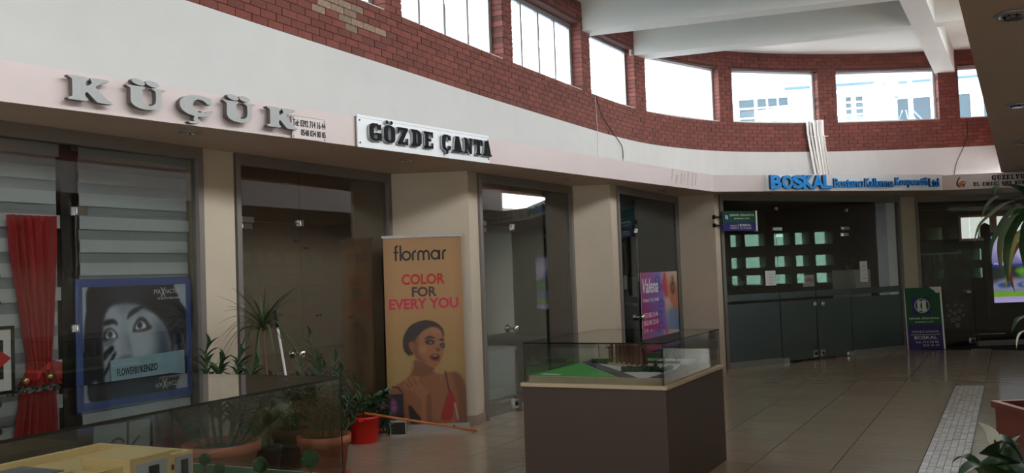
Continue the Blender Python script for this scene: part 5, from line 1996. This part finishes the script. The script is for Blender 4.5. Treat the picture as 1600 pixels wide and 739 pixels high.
MB().box(.04, PW - .02, -PW + .0, -.04, .30, .42).build('soil', 'soil', t)
ch = thing('corn_plant', 'tall corn plant with long hanging strap leaves at the right edge', 'plant', (0, 0, 0), 0)
mb = MB()
mb.tube([(3.92, 6.38, .42), (3.90, 6.40, 1.0), (3.88, 6.42, 1.75), (3.86, 6.44, 1.95)], [.035, .032, .028, .024], 10)
mb.build('stem', 'stem_brown', ch)
LV = dict(A=[(3.86, 6.44, 1.86), (3.593, 6.44, 2.033), (3.518, 6.38, 2.076), (3.385, 6.32, 2.088), (3.299, 6.26, 2.063), (3.261, 6.2, 2.0)],
          B=[(3.86, 6.44, 1.84), (3.592, 6.44, 2.016), (3.452, 6.38, 2.02), (3.332, 6.32, 2.01), (3.231, 6.26, 1.944), (3.162, 6.2, 1.861)],
          C=[(3.86, 6.42, 1.80), (3.595, 6.45, 1.976), (3.46, 6.4, 1.972), (3.375, 6.35, 1.945), (3.27, 6.3, 1.884), (3.171, 6.25, 1.814), (3.1, 6.2, 1.692)],
          D=[(3.86, 6.42, 1.78), (3.594, 6.45, 1.953), (3.498, 6.4, 1.935), (3.396, 6.35, 1.851), (3.306, 6.3, 1.746), (3.245, 6.25, 1.673), (3.209, 6.2, 1.55)],
          E=[(3.86, 6.42, 1.76), (3.587, 6.44, 1.935), (3.513, 6.38, 1.849), (3.417, 6.32, 1.743), (3.345, 6.26, 1.582), (3.32, 6.2, 1.40)],
          F=[(3.86, 6.42, 1.74), (3.618, 6.425, 1.843), (3.525, 6.35, 1.732), (3.465, 6.275, 1.635), (3.438, 6.2, 1.49)],
          I=[(3.86, 6.42, 1.76), (3.578, 6.425, 1.912), (3.396, 6.35, 1.781), (3.312, 6.275, 1.627), (3.281, 6.2, 1.46)],
          G=[(3.89, 6.4, 1.12), (3.7, 6.45, 1.19), (3.52, 6.4, 1.179), (3.411, 6.3, 1.158), (3.319, 6.2, 1.09)],
          J=[(3.86, 6.42, 1.9), (4.1, 6.4, 2.1), (4.35, 6.35, 2.05), (4.5, 6.3, 1.8)],
          K=[(3.86, 6.42, 1.9), (4.0, 6.2, 2.1), (4.1, 6.0, 2.0), (4.15, 5.8, 1.75)],
          L=[(3.86, 6.42, 1.9), (3.95, 6.6, 2.15), (4.0, 6.9, 2.1), (4.05, 7.1, 1.8)])
for k, (nm, P) in enumerate(LV.items()):
    strap(P, .075 if nm in 'AE' else .052, .2, 18).build('leaf', 'leaf_dark' if nm not in 'CI' else 'leaf_olive', ch)
strap([(3.86, 6.42, 1.74), (3.60, 6.42, 1.80), (3.44, 6.35, 1.66), (3.35, 6.25, 1.5), (3.30, 6.2, 1.38)], .05, .2, 16).build('leaf', 'leaf_yellow', ch)
strap([(3.86, 6.42, 1.70), (3.62, 6.42, 1.74), (3.42, 6.33, 1.60), (3.36, 6.25, 1.46), (3.36, 6.2, 1.36)], .045, .3, 16).build('leaf', 'leaf_brown', ch)
strap([(3.89, 6.4, 1.0), (3.70, 6.42, 1.09), (3.515, 6.4, 1.082), (3.413, 6.3, 1.044), (3.348, 6.2, .98)], .022, .2, 12).build('leaf', 'spathe', ch)

# peace lily in front of it
t = thing('peace_lily', 'dark glossy peace lily with one pale flower, bottom right corner', 'plant', (2.62, 5.0, 0), 0)
pot(t, .17, .30, 'terracotta_dark', .04, .75)


def broad(P, wd, m, name='leaf', cup=.25):
    o = strap(P, wd, cup, 14).build(name, m, t)
    return o


broad([(-.03, .0, .28), (-.08, -.03, .45), (-.075, -.05, .60), (-.02, -.08, .60), (.03, -.1, .5)], .25, 'leaf_dark')
broad([(.0, .0, .28), (-.10, -.06, .44), (-.19, -.1, .50), (-.27, -.12, .50), (-.34, -.14, .46)], .15, 'leaf_dark')
broad([(.02, .02, .28), (-.02, .0, .45), (.03, .0, .59), (.07, -.01, .64)], .10, 'leaf_mid')
broad([(.03, .02, .28), (.10, .0, .45), (.2, .02, .52), (.3, .02, .48)], .13, 'leaf_dark')
broad([(.0, .05, .28), (.06, .12, .45), (.12, .2, .55), (.2, .3, .5)], .12, 'leaf_dark')
broad([(-.02, .04, .28), (-.1, .10, .42), (-.15, .16, .5), (-.2, .22, .46)], .11, 'leaf_mid')
broad([(.02, -.04, .28), (.06, -.14, .42), (.1, -.22, .46), (.14, -.3, .42)], .12, 'leaf_dark')
broad([(-.03, -.03, .28), (-.09, -.1, .38), (-.12, -.16, .44), (-.12, -.22, .40)], .10, 'leaf_mid')
MB().tube([(0, .03, .28), (-.03, .03, .45), (-.055, .02, .565)], .005, 7).build('flower_stalk', 'stem_green', t)
broad([(-.055, .02, .56), (-.075, .01, .61), (-.105, .0, .66), (-.135, -.01, .695), (-.16, -.02, .72)], .10, 'spathe', 'spathe', .45)
MB().tube([(-.056, .01, .575), (-.065, -.0, .63), (-.078, -.01, .67)], .008, 8).build('spadix', 'leaf_brown', t)
# ================================================================== FITTINGS, CABLES, SHOP CONTENTS, OUTSIDE
spots = [((-2.37, 6.84), 'recessed ceiling light under the middle silver letter'), ((-.98, 8.9), 'recessed ceiling light under the white board of black slab letters'), ((.73, 11.23), 'recessed ceiling light above the pier left of the teal shop'), ((2.23, 13.36), 'recessed ceiling light in front of the teal shop'), ((4.14, 14.68), 'recessed ceiling light under the left end of the blue lettering'), ((6.6, 15.75), 'recessed ceiling light over the narrow pier')]
for k, ((x, y), lb) in enumerate(spots):
    t = thing('downlight', lb, 'light', (x, y, SOF), 0, None)
    MB().lathe([(.085, 0), (.09, -.006), (.06, -.012), (.055, -.004)], 24).build('trim_ring', 'steel', t)
    MB().lathe([(0, -.016), (.03, -.014), (.045, -.004), (.05, 0)], 16).build('lamp', 'chrome', t)
for k, ((x, y), lb) in enumerate((((2.95, 5.28), 'nearest recessed light in the dark soffit at upper right'), ((4.71, 8.46), 'middle recessed light in the dark soffit at upper right'), ((6.32, 11.29), 'farthest recessed light in the dark soffit at upper right'))):
    t = thing('downlight', lb, 'light', (x, y, FTOP), 0)
    MB().lathe([(.105, 0), (.11, -.008), (.075, -.016), (.07, -.004)], 24).build('trim_ring', 'steel', t)
    MB().box(-.045, .045, -.045, .045, -.03, -.0).build('lamp', 'chrome', t)
    for a in range(6):
        MB().box(-.008, .008, .055, .075, -.026, -.006).build('crystal', 'chrome', t).rotation_euler = (0, 0, a * math.pi / 3)

# conduits bundled down the wall under the sixth window
x, y, rz = ring(18.09, 0)
t = thing('conduit_bundle', 'bundle of white cable trunking hanging from the window sill to the fascia', 'pipes', (x, y, 3.0), rz)
for k, (x0, x1, top, wd) in enumerate(((-.15, .02, 1.52, .04), (-.10, .10, 1.53, .045), (-.04, .13, 1.545, .03), (.01, .16, 1.55, .035), (.07, .20, 1.54, .04), (.12, .24, 1.55, .05), (.18, .23, 1.55, .055), (.20, .36, 1.22, .035))):
    mb = MB()
    P = [(x0, -.05 - .015 * (k % 3), top), (x0 + .015 * math.sin(k), -.055 - .015 * (k % 3), top - .25), (x0 + (x1 - x0) * .35, -.06 - .015 * (k % 3), top - .7), (x1, -.07 - .015 * (k % 2), .03)]
    o = len(mb.v)
    for p in P:
        mb.v += [(p[0] - wd / 2, p[1] - .014, p[2]), (p[0] + wd / 2, p[1] - .014, p[2]), (p[0] + wd / 2, p[1] + .014, p[2]), (p[0] - wd / 2, p[1] + .014, p[2])]
    for i in range(3):
        for j in range(4):
            j2 = (j + 1) % 4
            mb.f.append((o + 4 * i + j, o + 4 * i + 4 + j, o + 4 * i + 4 + j2, o + 4 * i + j2))
            mb.mi.append(0)
            mb.sm.append(False)
    mb.f += [(o, o + 1, o + 2, o + 3), (o + 12, o + 15, o + 14, o + 13)]
    mb.mi += [0, 0]
    mb.sm += [False, False]
    mb.build('trunking', 'pipe_white' if k % 2 else 'white', t)
MB().box(-.17, .28, -.1, -.085, 1.2, 1.215).build('cable_tie', 'cable_white', t)


def ring_cable(L, y, r, m, lb, name='cable'):
    P = []
    for s, z in L:
        x, yy, _ = ring(s, -y)
        P.append(Vector((x, yy, z)))
    Q = []
    N = len(P)
    for i in range(N - 1):
        a, b, c, d = P[max(i - 1, 0)], P[i], P[i + 1], P[min(i + 2, N - 1)]
        for k in range(6):
            f = k / 6
            Q.append(.5 * (2 * b + (c - a) * f + (2 * a - 5 * b + 4 * c - d) * f * f + (3 * b - a - 3 * c + d) * f ** 3))
    Q.append(P[-1])
    return tag(MB().tube(Q, r, 6).build(name, m), lb, 'cable')


ring_cable([(11.60, 4.50), (11.70, 4.36), (11.83, 4.19), (12.22, 3.97), (12.53, 3.81), (12.64, 3.68), (12.62, 3.30)], .012, .007, 'cable', 'black cable drooping from the fourth window over brick and plaster')
ring_cable([(11.58, 4.50), (11.60, 4.2), (11.62, 3.9), (11.60, 3.6), (11.61, 3.3)], .012, .005, 'cable_white', 'thin pale cable hanging straight down left of the black cable')
ring_cable([(21.30, 4.48), (21.31, 4.2), (21.22, 3.9), (21.05, 3.55), (20.98, 3.2)], .012, .006, 'cable', 'thin dark cable down the white wall near the right gallery')

# papers on the frosted shop front
for nm, lb, s, z, w_, h_ in (('paper_notice', 'white sheet with lines taped left of the double door', .91, 1.27, .23, .24), ('paper_notice', 'tall white receipt-like sheet taped on the right pane', 3.15, 1.25, .19, .36)):
    t = G5.thing(nm, lb, 'paper', s, z, -.004)
    MB().box(0, w_, -.001, .001, 0, h_).build('sheet', 'paper', t)
    ln = MB()
    for k in range(4):
        MB().box(w_ * .3, w_ * .75, -.0025, -.001, h_ * (.15 + .2 * k), h_ * (.17 + .2 * k)).build('text_line', 'ck_grey', t)
t = G5.thing('closed_sign', 'small white closed sign with red letters behind the left door leaf', 'sign', 1.80, 1.22, .035)
MB().box(0, .26, 0, .006, 0, .19).build('plate', 'paper', t)
mat('sign_red', (170, 30, 40), .5)
MB().text('KAPALI', .025, .075, .21, .07, -.003, .003, .012).build('lettering', 'sign_red', t)
t = G5.thing('filing_cabinet', 'pale grey filing cabinet inside the right pane of the office', 'cabinet', 3.50, 0, .42)
MB().box(0, .42, 0, .5, 0, 1.46).build('cabinet_body', 'white', t)
for k in range(3):
    d = MB().box(.015, .405, -.015, 0, .06 + .47 * k, .5 + .47 * k).build('drawer', 'paper', t)
    MB().box(.15, .27, -.03, -.015, .36 + .47 * k, .38 + .47 * k).build('handle', 'steel', d)
mat('chair_red', (120, 26, 30), .7)
t = G5.thing('office_chair', 'dark red chair inside the office behind the receipt sheet', 'chair', 3.05, 0, 1.3)
MB().box(-.24, .24, -.24, .24, .42, .5).build('seat', 'chair_red', t)
MB().box(-.24, .24, .2, .27, .5, 1.05).build('backrest', 'chair_red', t)
for a, b in ((-.2, -.2), (.2, -.2), (-.2, .2), (.2, .2)):
    MB().tube([(a, b, 0), (a, b, .42)], .015, 8).build('leg', 'dark_metal', t)
t = G5.thing('office_desk', 'dark wooden desk inside the office behind the frosted doors', 'desk', 1.2, 0, 1.6)
mat('desk_brown', (70, 46, 36), .5)
MB().box(0, 1.4, 0, .6, .72, .76).build('desk_top', 'desk_brown', t)
for x in (.02, 1.34):
    MB().box(x, x + .04, .03, .57, 0, .72).build('desk_side', 'desk_brown', t)
MB().box(.06, 1.34, .5, .52, .25, .72).build('modesty_panel', 'desk_brown', t)
t = G5.thing('potted_fern', 'small spiky plant inside the glass of the right pane', 'plant', 3.62, 1.46, .62)
MB().lathe([(0, 0), (.06, 0), (.08, .1), (.075, .1), (0, .09)], 14).build('pot', 'terracotta_dark', t)
for k in range(12):
    a = 2.4 * k
    strap([(0, 0, .09), (.07 * math.cos(a), .07 * math.sin(a), .22), (.17 * math.cos(a), .17 * math.sin(a), .24 - .01 * k)], .014, .3, 6).build('leaf', 'leaf_dark', t)
t = G5.thing('potted_tree', 'dark leafy indoor tree inside the left pane of the office', 'plant', .75, 0, .75)
MB().lathe([(0, 0), (.14, 0), (.18, .3), (.17, .3), (0, .27)], 18).build('pot', 'terracotta_dark', t)
MB().tube([(0, 0, .25), (.03, 0, .9), (-.02, 0, 1.5)], .018, 8).build('stem', 'stem_brown', t)
rt = random.Random(9)
for k in range(90):
    d = Vector((rt.gauss(0, 1), rt.gauss(0, 1), rt.gauss(0, 1))).normalized()
    p = Vector((0, 0, 1.35)) + Vector((d.x * .32, d.y * .25, d.z * .36)) * rt.uniform(.35, 1)
    o = link('leaf', zz_leaf[k % 2], t)
    x_ = (d + Vector((0, 0, -.3))).normalized()
    y_ = x_.orthogonal().normalized()
    z_ = x_.cross(y_)
    o.matrix_local = Matrix(((x_.x * 1.4, y_.x * 1.4, z_.x * 1.4, p.x), (x_.y * 1.4, y_.y * 1.4, z_.y * 1.4, p.y), (x_.z * 1.4, y_.z * 1.4, z_.z * 1.4, p.z), (0, 0, 0, 1)))

# empty shop right of the banner: white counter, red flower arrangement
mat('counter_white', (196, 204, 206), .4)
t = G3.thing('shop_counter', 'low white counter inside the empty shop behind the glass door', 'counter', .50, 0, .62)
MB().box(0, 1.25, 0, .45, .05, .62).build('counter_body', 'counter_white', t)
MB().box(-.02, 1.27, -.02, .47, .62, .65).build('counter_top', 'counter_white', t)
MB().box(.03, 1.22, .03, .42, 0, .05).build('counter_base', 'grey_board', t)
mat('flower_red', (190, 30, 44), .7)
mat('flower_yellow', (216, 176, 60), .7)
t = G3.thing('flower_pot', 'red bowl of white and yellow flowers on the white counter', 'flowers', 1.02, .65, .80)
MB().lathe([(0, 0), (.06, 0), (.11, .06), (.1, .12), (.09, .12), (0, .1)], 18).build('bowl', 'flower_red', t)
for k in range(9):
    a = 2.4 * k
    st = MB().tube([(0, 0, .1), (.05 * math.cos(a), .05 * math.sin(a), .2 + .02 * k)], .004, 5).build('stem', 'stem_green', t)
    ball(MB(), (.05 * math.cos(a), .05 * math.sin(a), .21 + .02 * k), .026, 5, 8, .2, rt).build('blossom', 'paper' if k % 3 else 'flower_yellow', st)

# dark handicraft shop: racks, embroidered panel, screen, lit picture
mat('rack_dark', (26, 22, 22), .5)
t = G6.thing('garment_rack', 'dark rack of clothes inside the handicraft shop left of the screen', 'rack', .12, 0, .7)
for x in (0, 1.0):
    MB().box(x - .02, x + .02, -.02, .02, 0, 1.75).build('rack_post', 'steel', t)
MB().tube([(0, 0, 1.7), (1.0, 0, 1.7)], .015, 8).build('rail', 'steel', t)
gc = [(46, 30, 34), (34, 34, 40), (60, 34, 30), (30, 36, 34)]
for k in range(11):
    m_ = 'garment_%d' % (k % 4)
    if m_ not in M:
        mat(m_, gc[k % 4], .9)
    x = .07 + .085 * k
    MB().plate([(x - .03, 1.68), (x + .03, 1.68), (x + .036, 1.5), (x + .04, .62 + .04 * (k % 3)), (x - .04, .62 + .04 * (k % 3)), (x - .036, 1.5)], -.22, .22).build('garment', m_, t)
t = G6.thing('shop_cabinet', 'low dark cabinet with a pale top edge inside the handicraft shop', 'cabinet', .32, 0, .95)
MB().box(0, .95, 0, .5, 0, 1.0).build('cabinet_body', 'rack_dark', t)
MB().box(-.01, .96, -.012, .51, 1.0, 1.03).build('cabinet_top', 'desk_brown', t)
t = G6.thing('embroidered_panel', 'framed dark panel embroidered with pale flowers leaning inside the door', 'picture', .44, .18, .10)
fr = MB()
fr.box(0, .56, 0, .025, 0, .02).box(0, .56, 0, .025, .66, .68).box(0, .02, 0, .025, .02, .66).box(.54, .56, 0, .025, .02, .66)
fr.build('frame', 'desk_brown', t)
MB().box(.02, .54, .008, .018, .02, .66).build('dark_cloth', 'black', t)
mat('thread_grey', (150, 150, 152), .8)
em = MB()
re_ = random.Random(2)
for k, (x, z, r_) in enumerate(((.28, .2, .05), (.20, .30, .05), (.30, .32, .045), (.24, .42, .04), (.33, .46, .04), (.16, .47, .035), (.38, .55, .03), (.12, .56, .03), (.26, .57, .03), (.4, .38, .03), (.13, .38, .03))):
    for j in range(6):
        a = j * math.pi / 3 + k
        em.plate(ellp(x + r_ * .6 * math.cos(a), z + r_ * .6 * math.sin(a), r_ * .42, r_ * .42, 8), .004, .008)
for k in range(90):
    em.plate(ellp(re_.uniform(.06, .5), re_.uniform(.08, .62), .007, .005, 5), .005, .008)
o = em.build('embroidery', 'thread_grey', t)
o['kind'] = 'stuff'
MB().box(.0, .56, .01, .05, -.18, 0).build('easel_foot', 'rack_dark', t)
t = G6.thing('screen_stand', 'black floor-standing screen showing a bright green and lilac advert', 'screen', 1.40, 0, .16)
MB().box(-.05, .95, .0, .07, .45, 2.06).build('screen_case', 'black', t)
MB().box(.25, .65, .01, .06, .03, .45).build('stand_post', 'black', t)
MB().box(.1, .8, -.12, .2, 0, .03).build('stand_foot', 'black', t)
cv = Canvas(64, 104, (150, 140, 200))
cv.vgrad([(0, (150, 140, 205)), (.2, (168, 160, 214)), (.42, (120, 116, 176)), (.44, (38, 44, 52)), (.62, (34, 40, 44)), (.8, (80, 96, 130)), (.85, (110, 170, 30)), (.91, (120, 178, 30)), (.915, (176, 160, 226)), (1, (190, 176, 236))])
cv.poly([(.1, .05), (.3, .02), (.5, .12), (.4, .3), (.15, .28)], (214, 206, 240), .9, 2)
cv.poly([(.5, .18), (.8, .08), (1, .2), (.95, .38), (.6, .36)], (206, 200, 236), .9, 2)
cv.poly([(.2, .2), (.35, .12), (.42, .3), (.3, .4), (.2, .36)], (150, 76, 40), .8, 2)
cv.poly([(.0, .42), (1, .42), (1, .47), (0, .47)], (40, 60, 160), .8, 1, False)
cv.poly([(.5, .5), (.8, .46), (1, .5), (1, .6), (.62, .62)], (100, 170, 40), .9, 2)
cv.poly([(.05, .7), (.3, .64), (.9, .66), (1, .82), (.0, .82)], (150, 150, 190), .9, 3)
cv.ell(.25, .74, .16, .04, (50, 76, 130), 1, 1)
cv.ell(.68, .74, .18, .045, (60, 86, 140), 1, 1)
cv.ell(.68, .735, .08, .02, (190, 196, 220), 1, 1)
cv.poly([(.6, .56), (.9, .6), (1, .7), (.98, .74), (.75, .64)], (60, 110, 130), .9, 1)
cv.panel('screen_picture', t, .04, .92, .76, 1.98, -.004, 'screen_print')
sw = MB()
sw.text('Projes', .08, 1.44, .26, .05, -.007, .002, .012)
sw.text('Bul', .76, 1.44, .14, .05, -.007, .002, .012)
mat('lit_white', (230, 228, 240), .5, emit=.9)
sw.build('lettering', 'lit_white', t)
mat('lit_lime', (150, 210, 60), .5, emit=.4)
MB().text('Güzelyurt', .46, 1.28, .36, .09, -.007, .002, 0, shear=.3).build('script_lettering', 'lit_lime', t)
t = G6.thing('lit_picture', 'bright white backlit picture on the rear wall above the screen', 'picture', 1.42, 1.98, 1.2)
mat('lit_panel', (236, 244, 240), .4, emit=1.1)
mat('lit_red', (200, 40, 50), .4, emit=.6)
MB().box(-.05, 1.25, .0, .04, -.05, .46).build('frame', 'planter_rim', t)
MB().box(0, .55, -.01, 0, 0, .41).build('picture_sheet', 'lit_panel', t)
MB().plate([(.3, 0), (.55, 0), (.55, .25), (.45, .3), (.34, .22)], -.014, -.01).build('blue_shape', 'road_grey', t)
MB().box(.7, 1.2, -.01, 0, 0, .41).build('picture_sheet', 'lit_panel', t)
MB().plate([(.75, .02), (.95, .02), (1.0, .3), (.9, .36), (.8, .2)], -.014, -.01).build('red_shape', 'lit_red', t)
t = G6.thing('ceiling_duct', 'long white ceiling batten inside the handicraft shop', 'light', .86, 2.50, .5)
MB().box(0, 1.9, 0, .12, 0, .06).build('batten', 'white', t)
MB().tube([(.05, .06, -.01), (1.85, .06, -.01)], .012, 8).build('tube_lamp', 'paper', t)
room2 = MB().box(0.06, 3.55, 2.50, 2.58, 2.0, 2.74).build('wall_shop', 'beige_plaster')
room2.location = G6.A
struct(room2)

# screw holes left in the brown boards of the second shop
for x, z in ((2.62, 1.72), (3.55, 1.95), (3.40, 2.02), (3.72, 1.25), (2.58, 1.36), (4.25, 1.2)):
    for dx in (0, .05):
        MB().lathe([(0, -.006), (.012, -.004), (.013, .004)], 8, (x + dx, .445, z), axis='y').build('screw_hole', 'dark_metal', SH2)

# outside, beyond the clerestory: pale buildings
mat('render_white', (214, 222, 224), .8)
mat('render_blue', (150, 176, 186), .8)
mat('outside_glass', (24, 52, 64), .3)
mat('outside_grey', (128, 146, 158), .8)


def building(label, A, B, h, depth, wins, ledges, extra=None):
    fc = Face(A, B)
    t = fc.thing('building', label, 'building', 0, 0)
    MB().box(0, fc.len, 0, depth, 0, h).build('wall', 'render_white', t)
    MB().box(-.2, fc.len + .2, -.25, depth, h, h + .3).build('parapet', 'render_white', t)
    for (x0, x1, z0, z1, nx, nz) in wins:
        wd_ = MB().box(x0, x1, -.02, .02, z0, z1).build('window', 'outside_glass', t)
        for i in range(nx + 1):
            x = x0 + (x1 - x0) * i / nx
            MB().box(x - .03, x + .03, -.06, -.02, z0, z1).build('mullion', 'render_white', wd_)
        for i in range(nz + 1):
            z = z0 + (z1 - z0) * i / nz
            MB().box(x0, x1, -.055, -.02, z - .03, z + .03).build('transom', 'render_white', wd_)
    for (x0, x1, z, th) in ledges:
        MB().box(x0, x1, -.5, 0, z, z + th).build('ledge', 'outside_grey', t)
    return t


building('pale building with gridded windows seen through the middle clerestory window', (8.0, 34.0), (13.4, 33.0), 8.7, 6, [(.55, 1.15, 5.6, 7.75, 1, 6), (1.2, 2.35, 5.6, 7.75, 3, 6), (3.1, 3.9, 5.8, 7.55, 2, 4), (4.3, 4.55, 5.8, 7.6, 1, 8), (4.65, 4.95, 5.8, 7.6, 1, 8)], [(2.2, 5.3, 8.0, .06)])
building('long pale building with blue window bands seen through the right clerestory window', (15.2, 37.0), (27.0, 33.5), 9.6, 6, [(.3, 3.2, 5.6, 8.1, 2, 1), (3.6, 6.4, 5.6, 8.3, 2, 1), (6.8, 10.0, 5.6, 8.4, 3, 1)], [(0, 12, 8.7, .08)])
t = thing('roof_vent', 'pale vent pipe with hanging wires outside the right clerestory window', 'pipe', (11.6, 27.6, 0), 0)
MB().tube([(0, 0, 0), (0, 0, 6.6)], .14, 14).build('pipe', 'render_blue', t)
MB().tube([(-.05, -.1, 6.9), (0, 0, 6.7), (0, 0, 6.5)], .2, 14).build('cowl', 'render_blue', t)
MB().tube([(.55, 0, 0), (.55, 0, 7.4)], .07, 10).build('thin_pipe', 'render_blue', t)
for k in range(4):
    MB().tube([(.25 + .1 * k, -.1, 6.1), (.1 + .3 * k, -.15, 5.8 - .08 * k), (.5 + .1 * k, -.1, 5.4)], .02, 6).build('wire', 'outside_grey', t)
gr = MB().box(-80, 80, -40, 120, -.3, -.2).build('ground', 'outside_grey')
struct(gr)
gr.name = 'floor_outside'
